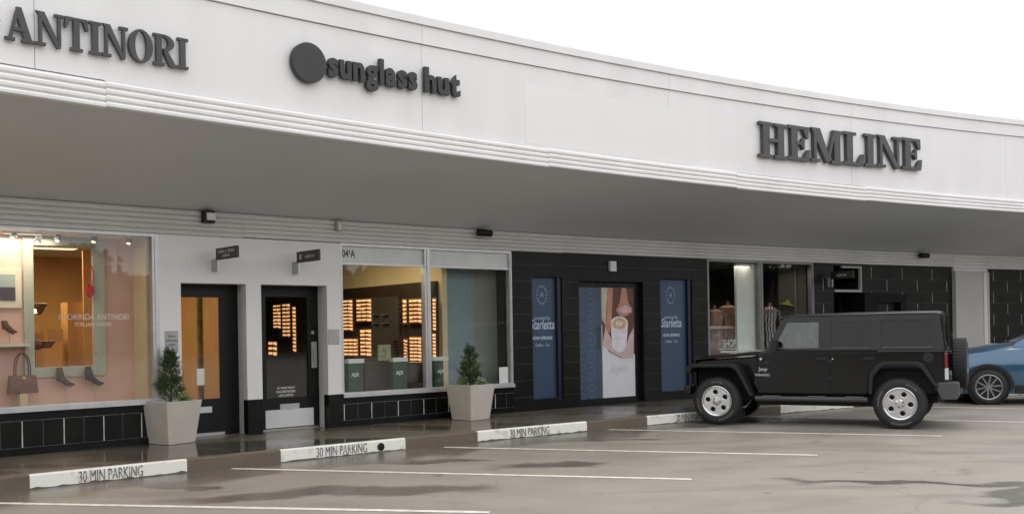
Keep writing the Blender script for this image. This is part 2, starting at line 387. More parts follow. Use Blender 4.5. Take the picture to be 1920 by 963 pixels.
# fluted band between shopfront heads and the soffit
def band(u0, u1, zb=3.13, dz=0):
    pr = []; h = (3.49 - zb) / 5
    for k in range(5):
        z0 = zb + h * k + dz; pr += [(-.020, z0), (-.046, z0 + .008), (-.050, z0 + h * .55), (-.040, z0 + h * .8), (-.018, z0 + h * .88)]
    pr += [(-.018, 3.492), (.16, 3.492), (.16, zb + dz)]
    bp(MB().sweep(pr, u0, u1), 'head_band', band_m)
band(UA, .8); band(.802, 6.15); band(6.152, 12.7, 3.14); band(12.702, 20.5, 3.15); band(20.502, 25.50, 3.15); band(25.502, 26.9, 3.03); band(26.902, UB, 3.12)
# window bay: frame > panes, sill
def bay(u0, u1, z0, z1, posts, name='shop_window', gm=None, transom=None, off=.05, fm=None, wpost=.05):
    fm = fm or alu; m_ = MB()
    m_.slab(u0, u1, off - .05, off + .06, z1 - .045, z1); m_.slab(u0, u1, off - .06, off + .06, z0, z0 + .045)
    edges = [(u0, u0 + wpost)] + [(p, p + .12) for p in posts] + [(u1 - wpost * 1.6, u1)]
    for a, b in edges: m_.slab(a, b, off - .055, off + .055, z0 + .045, z1 - .045)
    for a, b in edges[1:]: m_.slab(a + (b - a) * .38, a + (b - a) * .62, off - .068, off - .0551, z0 + .045, z1 - .045)
    if transom:
        for (a, b), (c, d) in zip(edges, edges[1:]): m_.slab(b, c, off - .04, off + .04, transom - .02, transom + .02)
    fr = bp(m_, name, fm)
    for (a, b), (c, d) in zip(edges, edges[1:]):
        zt = (transom - .02) if transom else z1 - .045
        bp(MB().slab(b, c, off, off + .008, z0 + .045, zt), 'pane', gm or gclear, fr)
        if transom: bp(MB().slab(b, c, off, off + .02, transom + .02, z1 - .045), 'transom_panel', MATS['plate_white'], fr)
    bp(MB().slab(u0, u1, off - .11, off - .061, z0 - .03, z0 + .03), 'sill', fm, fr)
    return fr
def tilebase(u0, u1, z1, joints=True, bright=0, o=0.0):
    m_ = MB().slab(u0, u1, o, o + .2, .15, z1); w = bp(m_, 'tiled_base', tile)
    bp(MB().slab(u0, u1, o - .012, o - .0005, .162, .255), 'plinth', tile, w)
    if joints:
        gw, gd = MB(), MB(); u = u0 + .02; i = 0
        while u < u1 - .02:
            (gw if i % 2 == bright else gd).slab(u, u + (.013 if i % 2 == bright else .006), o - .003, o - .0003, .262, z1 - .12); u += .262; i += 1
        gd.slab(u0, u1, o - .0025, o - .0002, z1 - .118, z1 - .110); gd.slab(u0, u1, o - .0025, o - .0002, .256, .261)
        bp(gw, 'white_joint', grout, w); bp(gd, 'grey_joint', grout_d, w)
    return w
ant = bay(.9, 4.87, .75, 3.13, [], wpost=.06)
bay(-3.3, .78, .75, 3.13, [-1.3])
tilebase(-3.3, 4.87, .72, bright=0)
bp(MB().slab(.78, .9, 0, .2, .72, 3.13), 'wall_pier', wallw)
bp(MB().slab(UA, -3.3, 0, .2, .16, 3.13), 'shop_wall', wallw)
# white wall with two doorways
ZD = 2.44
d1a, d1b_, d2a, d2b_ = 5.19, 6.21, 6.46, 7.61
wl = MB().slab(4.87, 7.87, 0, .16, ZD, 3.13)
for a, b in ((4.87, d1a), (d1b_, d2a), (d2b_, 7.87)): wl.slab(a, b, 0, .16, .69, ZD)
bp(wl, 'shop_wall', wallw)
for a, b in ((4.872, d1a - .002), (d1b_ + .002, d2a - .002), (d2b_ + .002, 7.868)): bp(MB().slab(a, b, -.004, .156, .16, .688), 'tiled_base', tile)
def door(u0, u1, d, gl0, gl1, gz0, gz1, name='shop_door'):
    """recessed door: returns the leaf"""
    rv = MB().slab(u0 - .03, u0 - .001, .161, d + .1, .16, ZD + .03).slab(u1 + .001, u1 + .03, .161, d + .1, .16, ZD + .03).slab(u0, u1, .161, d + .1, ZD + .001, ZD + .03)
    bp(rv, 'door_reveal', jamb_m)
    m_ = MB().slab(u0, gl0, d, d + .06, .17, ZD).slab(gl1, u1, d, d + .06, .17, ZD).slab(gl0, gl1, d, d + .06, gz1, ZD).slab(gl0, gl1, d, d + .06, .19, gz0)
    lf = bp(m_, name, blackf)
    bp(MB().slab(gl0, gl1, d + .02, d + .028, gz0, gz1), 'pane', gdoor, lf)
    return lf
D = .32
def q(px, py, off=D): return hit(px, py, off)
g0, g1 = q(340, 640)[0], q(413, 640)[0]
dl = door(d1a, d1b_, D, max(g0, d1a + .02), g1, q(380, 748)[1], q(380, 557)[1])
a, z = q(372, 769); bp(MB().slab(a, q(397, 769)[0], D - .012, D - .001, z - .04, z + .05), 'letter_plate', platew, dl)
bp(MB().slab(d1a, q(420, 800)[0], D - .04, D - .001, .17, .215), 'kick_plate', steel, dl)
a, z = q(370, 722); bp(MB().slab(a, q(384, 722)[0], D + .012, D + .018, z, z + .25), 'notice', postw, dl)
a0, a1 = q(499, 650)[0], q(577, 650)[0]
dr = door(d2a, d2b_, D, a0, a1, q(540, 744)[1], q(540, 556)[1])
a, z = q(525, 769); bp(MB().slab(a, q(561, 769)[0], D - .012, D - .001, z, z + .10), 'letter_plate', steel, dr)
a, z = q(498, 798); bp(MB().slab(a, q(588, 798)[0], D - .012, D - .001, .20, z + .24), 'kick_plate', platew, dr)
a, z = q(583, 689); bp(MB().slab(a, q(593, 689)[0], D - .03, D - .001, z, z + .42).slab(a + .03, a + .06, D - .07, D - .031, z + .1, z + .32), 'handle', steel, dr)
a, z = q(587, 623); bp(MB().tube((0, -.02, 0), (0, -.001, 0), .03, M=frame(c_wall, a, D, z)), 'lock', steel, dr)
bp(MB().slab(d2a + .01, q(594, 797)[0], D - .05, D - .013, .165, .185), 'threshold', steel, dr)
m_ = MB()
for i, tx in enumerate(('BUY ONLINE  PICK UP', 'SUNGLASSES FOR EVERY', 'LOOK & LIFESTYLE')):
    vs, fs = text_geo(tx, .05, .002, .0008, .62); m_.add(vs, fs, frame(c_wall, q(539, 735)[0], D + .014, q(539, 727 + 7 * i)[1] - .01))
bp(m_, 'glass_lettering', postw, dr)
# eyewear shop window
sh = bay(7.87, 11.47, .66, 3.14, [9.53], transom=2.81, wpost=.035)
tilebase(7.87, 11.47, .635, bright=0)
vs, fs = text_geo("104¹A", .17, .004, .003, .72); bp(MB().add(vs, fs, frame(c_wall, hit(653, 471)[0], .046, 2.915)), 'street_number', letter_m, sh)
# black block entrance
ent_open = [(11.95, 12.70, .34, 2.68), (13.13, 14.87, .19, 2.62), (15.36, 16.30, .31, 2.70)]
m_ = MB(); ug = 11.475
for a, b, z0, z1 in ent_open:
    m_.slab(ug, a, 0, .16, .16, 3.15); m_.slab(a, b, 0, .16, z1, 3.15)
    m_.slab(a, b, 0, .16, .16, z0); ug = b
m_.slab(ug, 16.76, 0, .16, .16, 3.15)
ew = bp(m_, 'block_wall', block)
def courses(u0, u1, z0, z1, skip, m, h=.31, th=.006):
    m_ = MB(); z = z0
    while z < z1:
        ug = u0
        for a, b, s0, s1 in skip + [(u1, u1, 0, 9)]:
            if s0 - .02 < z < s1 + .02 or a == u1:
                if a > ug: m_.slab(ug, a, -.002, -.0004, z, z + th)
                ug = b
        z += h
    return m_
bp(courses(11.48, 16.75, .42, 3.1, ent_open, grout_d), 'course_joint', mat('dark_joint', (.065, .066, .06), .8), ew)
bp(MB().slab(hit(1141, 500)[0], hit(1152, 500)[0], -.06, -.001, 2.82, 3.02), 'wall_box', platew, ew)
def emblem(mb, M, r, n=8, th=.008):
    """ring of small leaf shapes round a centre mark"""
    for i in range(n):
        t = 2 * math.pi * i / n; X, Z = math.cos(t) * r * .72, math.sin(t) * r
        for j in range(3):
            a_ = t + (j - 1) * .33; x2, z2 = math.cos(a_) * r * .72, math.sin(a_) * r
            mb.prism([(x2 - th, z2 - th), (x2 + th, z2 - th), (x2 + th * .6, z2 + th * 1.6), (x2 - th * .6, z2 + th * 1.6)], -.002, 0, M)
        mb.prism([(X * .8 - th * .5, Z * .8), (X * .8 + th * .5, Z * .8 - th), (X * 1.15, Z * 1.15), (X * 1.15 - th * .6, Z * 1.15)], -.0032, 0, M)
    for dx in (-1, 1): mb.box(dx * r * .14 - th * .5, dx * r * .14 + th * .5, -.002, 0, -r * .3, r * .3, M)
    mb.box(-r * .22, r * .22, -.0032, 0, -th * .5, th * .5, M)
def banner(u0, u1, z0, z1, uc):
    fr = bp(MB().slab(u0, u1, .10, .15, z0, z1), 'window_banner', bluep, bl)
    bp(MB().slab(u1 - .10, u1 - .002, .03, .0995, z0, z1), 'dark_edge', navy, fr)
    bp(MB().slab(u0 + .002, u1 - .1, .03, .0995, z0, z0 + .03), 'ledge', blackf, fr)
    m_ = MB(); emblem(m_, frame(c_wall, uc, .098, z1 - .34), .17)
    for tx, sz, zz, sx, bd in (('Starts the', .10, 1.87, .8, 0), ('Starletta', .26, 1.69, .68, .004), ('NOW OPENING', .085, 1.49, .8, .003), ('Coffee · Tea', .08, 1.36, .9, 0)):
        if sz == .10: tx = 'powered by'
        vs, fs = text_geo(tx, sz, .003, bd, sx, .25 if sz > .09 else 0); m_.add(vs, fs, frame(c_wall, uc, .0975, zz))
    bp(m_, 'banner_lettering', bluetx, fr)
banner(11.95, 12.70, .34, 2.68, 12.27); banner(15.36, 16.30, .31, 2.70, 15.76)
# double door
dd = bp(MB().slab(13.13, 14.87, .12, .16, 2.50, 2.62).slab(13.13, 13.20, .12, .16, .19, 2.5).slab(14.73, 14.87, .12, .16, .19, 2.5).slab(13.2, 14.73, .12, .16, .19, .29), 'double_door', blackf)
um = hit(1137, 640)[0]
lf = bp(MB().slab(13.2, um - .01, .125, .15, .29, 2.5), 'patterned_leaf', blueq, dd)
m_ = MB()
for i in range(7): emblem(m_, frame(c_wall, um - .30, .123, .45 + .34 * i), .13, 8, .010)
for i in range(7): emblem(m_, frame(c_wall, 13.28, .123, .30 + .34 * i), .12, 6, .008)
bp(m_, 'leaf_pattern', bluet, dd)
# poster leaf (a flat printed picture): white lower half, dark brown picture with a cup of coffee above
M = frame(c_wall, (um + 14.73) / 2, .12, .29); w = (14.73 - um) / 2; H = 2.21
po = bp(MB().box(-w, w, .004, .03, 0, H, M), 'poster_leaf', mat('poster_paper', (.66, .67, .70), .4, var=.03), dd)
def pflat(name, col, polys, d):
    m_ = MB()
    for p in polys: m_.prism([(x * w, (1 - (1 - z) * 1.3) * H) for x, z in p], .004 - d, .0035, M)
    bp(m_, name, mat(name, col, .45, var=.12, scale=5), po)
pflat('brown_print', (.11, .035, .02), [[(-1, .62), (-.6, .55), (.2, .5), (1, .53), (1, 1), (-1, 1)]], .001)
pflat('cream_print', (.50, .47, .36), [[(-1, .78), (-.8, .74), (-.72, .84), (-.62, 1), (-1, 1)]], .002)
pflat('skin_print', (.48, .22, .14), [[(-.62, 1), (-.7, .8), (-.86, .72), (-.55, .68), (-.4, .8), (-.3, 1)], [(-.15, .84), (.1, .8), (.45, .8), (.9, .83), (.6, .91), (.5, 1), (.25, 1), (.1, .9)]], .003)
pflat('blush_print', (.56, .42, .40), [[(-.05, .845), (.2, .82), (.75, .83), (.85, .86), (.4, .88)], [(-1, .6), (-.5, .55), (.3, .5), (.9, .5), (.95, .72), (.65, .66), (.5, .6), (-.4, .63), (-.8, .72)]], .004)
pflat('cup_print', (.70, .66, .68), [[(-.48, .745), (-.40, .58), (-.1, .545), (.3, .55), (.48, .60), (.58, .745)]], .005)
def ell(cx, cz, rx, rz, n=20): return [(cx + rx * math.cos(2 * math.pi * i / n), cz + rz * math.sin(2 * math.pi * i / n)) for i in range(n)]
pflat('cup_rim_print', (.72, .62, .52), [ell(.05, .75, .53, .05)], .006)
pflat('coffee_print', (.52, .36, .25), [ell(.05, .748, .43, .039)], .007)
pflat('foam_print', (.68, .56, .44), [ell(.05, .75, .22, .02)], .008)
vs, fs = text_geo('Elegance', .22, .002, -.001, .62, .3); bp(MB().add(vs, fs, M @ T(0, .003, .50)), 'faint_script', mat('faint_ink', (.50, .48, .50), .5), po)
m_ = MB().slab(um - .075, um - .045, .06, .08, 1.25, 1.75).slab(um - .07, um - .05, .081, .124, 1.30, 1.33).slab(um - .07, um - .05, .081, .124, 1.67, 1.70)
bp(m_, 'handle', steel, dd)

# dress shop windows
hz = .66
bay(16.77, 20.27, hz, 3.15, [18.42], name='shop_window', fm=mat('grey_metal', (.22, .22, .215), .4, metal=.5), gm=glass('dim_glass', (.92, .93, .91), .04), wpost=.05)
tilebase(16.765, 20.27, .63, joints=False)
# black brick with white upright joints
HX = (20.98, 21.98, 3.10)
brk = MB().slab(20.275, HX[0], 0, .16, .16, 3.15).slab(HX[0], HX[1], 0, .16, HX[2], 3.15).slab(HX[1], 25.495, 0, .16, .16, 3.15)
bw = bp(brk, 'brick_wall', block)
def brickjoints(u0, u1, holes, z0=.16, z1=3.1, par=0):
    v_, h_ = MB(), MB(); r = 0; z = z1
    while z > z0:
        u = u0 + (.29 if (r + par) % 2 else .88 / 1)
        while u < u1 - .05:
            if not any(a < u < b and z - .3 < zz for a, b, zz in holes): v_.slab(u, u + .02, -.003, -.0004, z - .29, z - .02)
            u += 1.17
        z -= .30; r += 1
        ug = u0
        for a, b, zz in list(holes) + [(u1, u1, 9)]:
            if z < zz or a == u1:
                h_.slab(ug + .01, a - .01, -.0015, -.0003, z - .004, z + .002); ug = b
    return v_, h_
v_, h_ = brickjoints(20.3, 25.49, [(HX[0] - .05, HX[1] + .05, 3.1)])
bp(v_, 'white_joint', mat('dull_joint', (.27, .27, .255), .8, var=.4, scale=9), bw); bp(h_, 'grey_joint', mat('dark_joint', (.03, .03, .03)), bw)
al = bp(MB().slab(HX[0] - .02, HX[0], .161, .9, .17, 3.1).slab(HX[1], HX[1] + .02, .161, .9, .17, 3.1).slab(HX[0] - .02, HX[1] + .02, .9, .95, .17, 3.1).slab(HX[0], HX[1], .161, .9, 3.1, 3.13), 'door_alcove', blackf)
tz = hit(1590, 545)[1]
bp(MB().slab(HX[0] + .02, HX[1], -.02, .04, tz - .03, tz + .03).slab(HX[1] - .05, HX[1], -.02, .04, tz + .03, 3.05).slab(HX[0] + .3, HX[1], -.02, .04, 3.05, 3.098), 'transom_frame', mat('pale_trim', (.34, .34, .32), .6), al)
bp(MB().slab(HX[0] + .02, HX[1] - .051, .05, .058, tz + .031, 3.049), 'pane', gdark, al)
ad = bp(MB().slab(HX[0], HX[0] + .1, .55, .6, .17, 2.46).slab(HX[1] - .1, HX[1], .55, .6, .17, 2.46).slab(HX[0] + .1, HX[1] - .1, .55, .6, 2.36, 2.46).slab(HX[0] + .1, HX[1] - .1, .55, .6, .17, .4), 'shop_door', blackf)
bp(MB().slab(HX[0] + .1, HX[1] - .1, .57, .578, .4, 2.36), 'pane', gdark, ad)
# projecting black door surround beside it
a, b = hit(1612, 575)[0], hit(1690, 575)[0]
bp(MB().slab(a, a + .5, -.14, -.001, .17, 2.45).slab(a + .5, b, -.14, -.001, 2.22, 2.42).slab(b - .22, b, -.14, -.001, .17, 2.22), 'door_surround', mat('surround_black', (.004, .004, .004), .6, spec=.15))
# pilaster and brick beyond
pl = bp(MB().slab(25.5, 26.88, -.10, .16, .16, 3.025), 'pilaster', mat('pilaster_paint', (.42, .41, .38), .6, var=.05, scale=1), bevel=0)
bp(MB().slab(26.62, 26.74, -.125, -.1005, .16, 3.02), 'pilaster_strip', jamb_m, pl)
bw2 = bp(MB().slab(26.885, 36, 0, .16, .16, 3.12), 'brick_wall', block)
v_, h_ = brickjoints(26.9, 36, [], par=1); bp(v_, 'white_joint', MATS['dull_joint'], bw2); bp(h_, 'grey_joint', MATS['dark_joint'], bw2)
bp(MB().slab(36.002, UB, 0, .16, .16, 3.12), 'shop_wall', wallw)

# ------------------------------------------------------------------ interiors
def room(u0, u1, o0, o1, wm, fm_=floor_i, cm_=ceil_i, zc=3.13, back=True):
    bp(MB().slab(u0, u1, o0, o1, .10, .165), 'interior_floor', fm_); bp(MB().slab(u0, u1, o0, o1, zc, zc + .05), 'interior_ceiling', cm_)
    if back: bp(MB().slab(u0, u1, o1, o1 + .1, .17, zc), 'interior_wall', wm)
    for u in (u0 - .05, u1): bp(MB().slab(u, u + .05, o0, o1, .17, zc), 'partition', wm)
def lamp(u, o, z, w, e, colr, label, size=(.5, .2), group=None):
    M = frame(c_wall, u, o, z); t = thing('interior_light', label, 'light', M.translation, 0, group)
    MB().box(-size[0] / 2, size[0] / 2, -size[1] / 2, size[1] / 2, 0, .04, Matrix.Rotation(A38, 4, 'Z')).build('housing', platew, t)
    MB().box(-size[0] / 2 + .02, size[0] / 2 - .02, -size[1] / 2 + .02, size[1] / 2 - .02, -.006, -.001, Matrix.Rotation(A38, 4, 'Z')).build('diffuser', mat('lamp_glow', (1, .9, .7), .5, emit=(1, .85, .6), estr=1.3), t)
    l = bpy.data.lights.new('bulb', 'AREA'); l.energy = e; l.color = colr; l.shape = 'RECTANGLE'; l.size = w; l.size_y = w * .6
    lo = bpy.data.objects.new('bulb', l); COL.objects.link(lo); lo.parent = t; lo.location = (0, 0, -.02); lo.rotation_euler = (0, 0, A38)
room(-3.3, 6.30, .20, 5.0, tanw); room(6.38, 11.44, .20, 11.5, darki, zc=3.3, cm_=creamw); room(16.8, 22.9, .96, 4.4, darki, cm_=darki)
for u in (16.76, 20.20): bp(MB().slab(u, u + .05, .165, .955, .17, 3.13), 'partition', darki)
bp(MB().slab(16.8, 20.25, .165, .959, .10, .64), 'display_floor', darki)
bp(MB().slab(16.8, 20.25, .165, .959, 3.10, 3.14), 'display_ceiling', darki)
# shoe shop display: pink back wall with a framed opening
BO = .75
def B(px, py, o=BO): return hit(px, py, o)
x0, x1 = B(63, 600)[0], B(175, 600)[0]; zt, zb = 2.96, 1.27
pk = MB().slab(-3.2, x0, BO, BO + .06, .17, 3.12).slab(x1, 4.74, BO, BO + .06, .17, 3.12).slab(x0, x1, BO, BO + .06, zt, 3.12).slab(x0, x1, BO, BO + .06, .17, zb)
pw = bp(pk, 'display_wall', pinkw)
f0, f1 = B(44, 600)[0], B(196, 600)[0]
bp(MB().slab(f0, x0, BO - .04, BO - .001, zb - .14, zt + .10).slab(x1, f1, BO - .04, BO - .001, zb - .14, zt + .10).slab(x0, x1, BO - .04, BO - .001, zb - .14, zb).slab(x0, x1, BO - .04, BO - .001, zt, zt + .10), 'opening_frame', sagew, pw)
bp(MB().slab(4.74, 4.80, .17, BO + .06, .17, 3.12), 'display_return', beigew)
bp(MB().slab(-3.3, 4.74, .165, BO - .001, .62, .735), 'display_ledge', beigew)
bp(MB().slab(-3.3, 4.74, .165, BO - .001, 3.09, 3.128), 'display_ceiling', ceil_i)
# inside the opening: pale cabinets and shelves on the far wall
def at_off(px, o): return hit(px, 600, o)[0]
cb = bp(MB().slab(at_off(127, 2.2), at_off(157, 2.2), 2.2, 2.6, .17, hit(140, 566, 2.2)[1]), 'cabinet', tanl)
bp(MB().slab(at_off(66, 2.0), at_off(80, 2.0), 2.0, 2.3, .17, hit(70, 625, 2.0)[1]), 'cabinet', tanl)
bp(MB().slab(at_off(88, 2.1), at_off(118, 2.1), 2.1, 2.5, hit(100, 640, 2.1)[1], hit(100, 618, 2.1)[1]), 'shelf', tanl, cb)
bp(MB().slab(at_off(157.5, 2.0), at_off(172, 2.0), 2.0, 2.05, .17, hit(160, 470, 2.0)[1]), 'room_divider', tanl)
bp(MB().slab(at_off(373, 2.0), at_off(392, 2.0), 2.0, 2.1, .17, 2.95), 'room_divider', mat('olive_divider', (.16, .12, .045), .8, var=.5, scale=5))
bp(MB().slab(at_off(392.5, 2.2), at_off(415, 2.2), 2.2, 2.3, .17, 2.95), 'room_divider', mat('khaki_divider', (.30, .25, .14), .8, var=.1))
lamp(4.2, 2.6, 3.08, 1.6, 72, (1, .72, .40), 'warm ceiling light in the tan room behind the shoe display', (.9, .3))
lamp(5.6, 1.0, 3.08, .5, 8, (1, .84, .62), 'warm ceiling light just inside the brown glass door', (.4, .2))
lamp(3.2, .42, 3.07, .9, 22, (1, .84, .66), 'slim fill light added to brighten the pink shoe display', (.5, .05))  # added fill light; the display has no such fitting
lamp(.3, .42, 3.07, .9, 8, (1, .84, .66), 'slim fill light added to brighten the left part of the pink display', (.5, .05))  # second added fill, out of view to the left
# spot lamps in the display ceiling
for i, (px, py, lb) in enumerate([(33, 440, 'black spot lamp over the left side of the pink display'), (78, 447, 'black curved spot lamp above the sage frame corner'), (115, 445, 'large black spot lamp above the middle of the lit opening'), (182, 447, 'black spot lamp above the red handbag'), (247, 450, 'lit black spot lamp nearest the right edge of the shoe window')]):
    o = .45; u, z = hit(px, py, o); M = frame(c_wall, u, o, z); t = thing('spot_lamp', lb, 'lamp', M.translation, A38, 'spot lamps in the shoe shop window')
    MB().tube((0, 0, .05), (0, 0, 3.09 - z), .008, seg=6).build('stem', blackf, t)
    s = MB().tube((.02, 0, .06), (-.02, -.03, -.05), .028, .045, 12).build('shade', blackf, t)
    MB().tube((-.0205, -.031, -.051), (-.022, -.033, -.056), .03, seg=10).build('lens', mat('spot_glow', (1, .9, .7), emit=(1, .8, .5), estr=14 if i in (1, 4) else 1.5), t)
# framed picture
u0_, zt_ = B(0, 503); u1_, zb_ = B(40, 577)
tp = thing('framed_picture', 'pale framed seascape hanging on the pink display wall', 'picture', frame(c_wall, u1_, BO - .03, zb_).translation, 0)
def wp(mb, nm, m, t, **k): return mb.build(nm, m, t, world=True, **k)
wp(MB().slab(u0_ - .35, u1_, BO - .03, BO - .002, zb_, zt_), 'frame', mat('picture_frame', (.62, .56, .44), .6), tp)
wp(MB().slab(u0_ - .27, u1_ - .08, BO - .034, BO - .0305, zb_ + .1, zt_ - .08), 'print', mat('sea_print', (.30, .36, .34), .6, var=.1), tp)
wp(MB().slab(u0_ - .27, u1_ - .08, BO - .038, BO - .0345, zb_ + .1, zb_ + .28), 'dark_print', mat('sea_dark', (.07, .06, .08), .6, var=.2), tp)
# shelf with shoe, handbag, boots
u, z = B(50, 646); bp(MB().slab(u - .9, u, BO - .22, BO - .002, z - .02, z + .02), 'display_shelf', mat('shelf_white', (.6, .55, .46), .5), pw)
def shoe(px0, py0, px1, py1, base_z, label, m=brownd, boot=False):
    o = BO - .14; (ua, za), (ub, zb_2) = hit(px0, py0, o), hit(px1, py1, o)
    M = frame(c_wall, ua, o, 0); L_ = ub - ua
    t = thing('shoe', label, 'shoe', (M @ Vector((L_ * .5, 0, base_z))), 0)
    h = .10 if boot else .02
    side = [(0, za - .05), (L_ * .1, za - .075), (L_ * .45, (za + zb_2) / 2 - .06), (L_ * .8, zb_2 - .02), (L_ * 1.0, zb_2 - .01), (L_ * 1.0, zb_2 + .015), (L_ * .75, zb_2 + .04), (L_ * .42, (za + zb_2) / 2 + .035), (L_ * .3, za + h * .6), (L_ * .28, za + h), (L_ * .02, za + h), (-.01, za)]
    wp(MB().prism(side, -.035, .035, M), 'upper', m, t, bevel=.012, smooth=True)
    wp(MB().prism([(0, za - .055), (L_ * .1, za - .08), (L_ * .45, (za + zb_2) / 2 - .065), (L_ * .8, zb_2 - .026), (L_ * .8, zb_2 - .034), (L_ * .45, (za + zb_2) / 2 - .075), (L_ * .13, za - .085), (L_ * .12, za - .10), (0, za - .095)], -.03, .03, M), 'heel', m, t)
    wp(MB().tube(M @ Vector((L_ * .5, 0, base_z + .004)), M @ Vector((L_ * .5, 0, (za + zb_2) / 2 - .07)), .006, seg=8).tube(M @ Vector((L_ * .5, 0, base_z)), M @ Vector((L_ * .5, 0, base_z + .006)), .05, seg=16), 'stand', steel, t)
LZ = .735
shoe(13, 603, 40, 622, z + .02, 'brown pointed shoe on a thin stand over the white shelf', brown)
shoe(115, 701, 147, 720, LZ, 'brown ankle boot, the left one of two on thin stands', brownd, True)
shoe(168, 699, 201, 718, LZ, 'dark ankle boot on a stand at the corner of the sage frame', mat('boot_black', (.035, .028, .022), .5), True)
o = BO - .2; (ua, zb2), (ub, _) = hit(22, 738, o), hit(78, 738, o); _, zt2 = hit(50, 703, o)
M = frame(c_wall, (ua + ub) / 2, o, 0); hb = thing('handbag', 'large brown leather handbag with two upright handles in the shoe window', 'handbag', M @ Vector((0, 0, zb2)), 0)
wd = (ub - ua) / 2
wp(MB().prism([(-wd, zb2), (wd, zb2), (wd * .86, zt2), (-wd * .86, zt2)], -.06, .06, M), 'body', brown, hb, bevel=.015, smooth=True)
for y in (-.04, .04):
    h_m = MB(); pp = [Vector((wd * .5 * math.cos(R(180 - 180 * i / 12)), y, zt2 + .30 * math.sin(R(180 * i / 12)) ** .7 if 0 < i < 12 else zt2 - .02)) for i in range(13)]
    for a_, b_ in zip(pp, pp[1:]): h_m.tube(a_, b_, .009, seg=8, M=M)
    wp(h_m, 'handle', brown, hb)
wp(MB().box(-wd * .1, wd * .1, -.069, -.0605, zt2 - .05, zt2 - .01, M), 'clasp', mat('gold', (.6, .42, .15), .3, metal=1), hb)
wp(MB().box(-.05, .05, -.05, .05, LZ, zb2, M), 'plinth', beigew, hb)
# red bag hanging in the opening
o = BO - .06; (u, zt3), (_, zm3), (_, zb3) = hit(176, 498, o), hit(176, 535, o), hit(176, 558, o)
M = frame(c_wall, u, o, 0); rb = thing('red_handbag', 'small red pouch bag hanging by a loop in the lit opening', 'handbag', M @ Vector((0, 0, zt3 + .03)), 0)
wp(MB().prism([(-.055, zm3), (.055, zm3), (.05, zb3 + .05), (.0, zb3), (-.05, zb3 + .05)], -.03, .03, M), 'pouch', redm, rb, bevel=.01)
h_m = MB(); pp = [Vector((.055 * math.cos(2 * math.pi * i / 20), 0, (zt3 + zm3) / 2 + (zt3 - zm3) / 2 * math.sin(2 * math.pi * i / 20))) for i in range(21)]
for a_, b_ in zip(pp, pp[1:]): h_m.tube(a_, b_, .008, seg=6, M=M)
wp(h_m, 'loop', redm, rb)
# vase, bowls, table lamp in the tan room
def pot(px, py, o, prof, m, nm, lb, cat):
    u, z = hit(px, py, o); M = frame(c_wall, u, o, z); t = MB().lathe(prof, 20).build(nm, m, smooth=True); t.location = M.translation; tag(t, lb, cat); return t
u, z = hit(95, 662, 1.1); td = thing('display_table', 'pale round display table inside the warm tan room', 'table', frame(c_wall, u, 1.1, .165).translation)
MB().lathe([(0, .95), (.32, .95), (.32, .99), (0, .99)], 28).build('tabletop', tanl, td); MB().lathe([(.16, 0), (.05, .05), (.04, .9), (.1, .945)], 16).build('leg', tanl, td)
pot(90, 590, 1.5, [(0, 0), (.03, .0), (.05, .02), (.13, .16), (.11, .17), (0, .10)], brownd, 'vase', 'dark brown cone vase on the left of the tan room', 'vase')
pot(100, 652, 1.1, [(0, 0), (.07, 0), (.13, .10), (.11, .105), (0, .03)], brown, 'bowl', 'brown bowl standing on the pale round table', 'bowl')
pot(82, 655, 1.0, [(0, 0), (.05, 0), (.08, .07), (.06, .12), (.03, .14), (0, .14)], brownd, 'jar', 'squat dark jar left of the brown bowl', 'jar')
u, z = hit(80, 600, 1.3); tl = thing('table_lamp', 'small table lamp glowing at the left of the tan room', 'lamp', frame(c_wall, u, 1.3, z).translation)
MB().lathe([(0, 0), (.06, 0), (.01, .03), (.01, .10), (0, .10)], 14).build('base', brownd, tl); MB().lathe([(0, .10), (.045, .10), (.03, .16), (0, .16)], 14).build('lamp_shade', mat('shade_glow', (1, .8, .5), emit=(1, .7, .35), estr=5), tl)
# lettering on the shoe shop glass
m_ = MB()
for tx, px, py, sz, sx in (('CLORINDA ANTINORI', 178, 599, .115, .82), ('ITALIAN SHOES', 176, 611, .075, .95)):
    u, z = hit(px, py, .045); vs, fs = text_geo(tx, sz, .002, 0, sx); m_.add(vs, fs, frame(c_wall, u, .046, z))
bp(m_, 'glass_lettering', mat('faded_white', (.62, .56, .48), .5), ant)

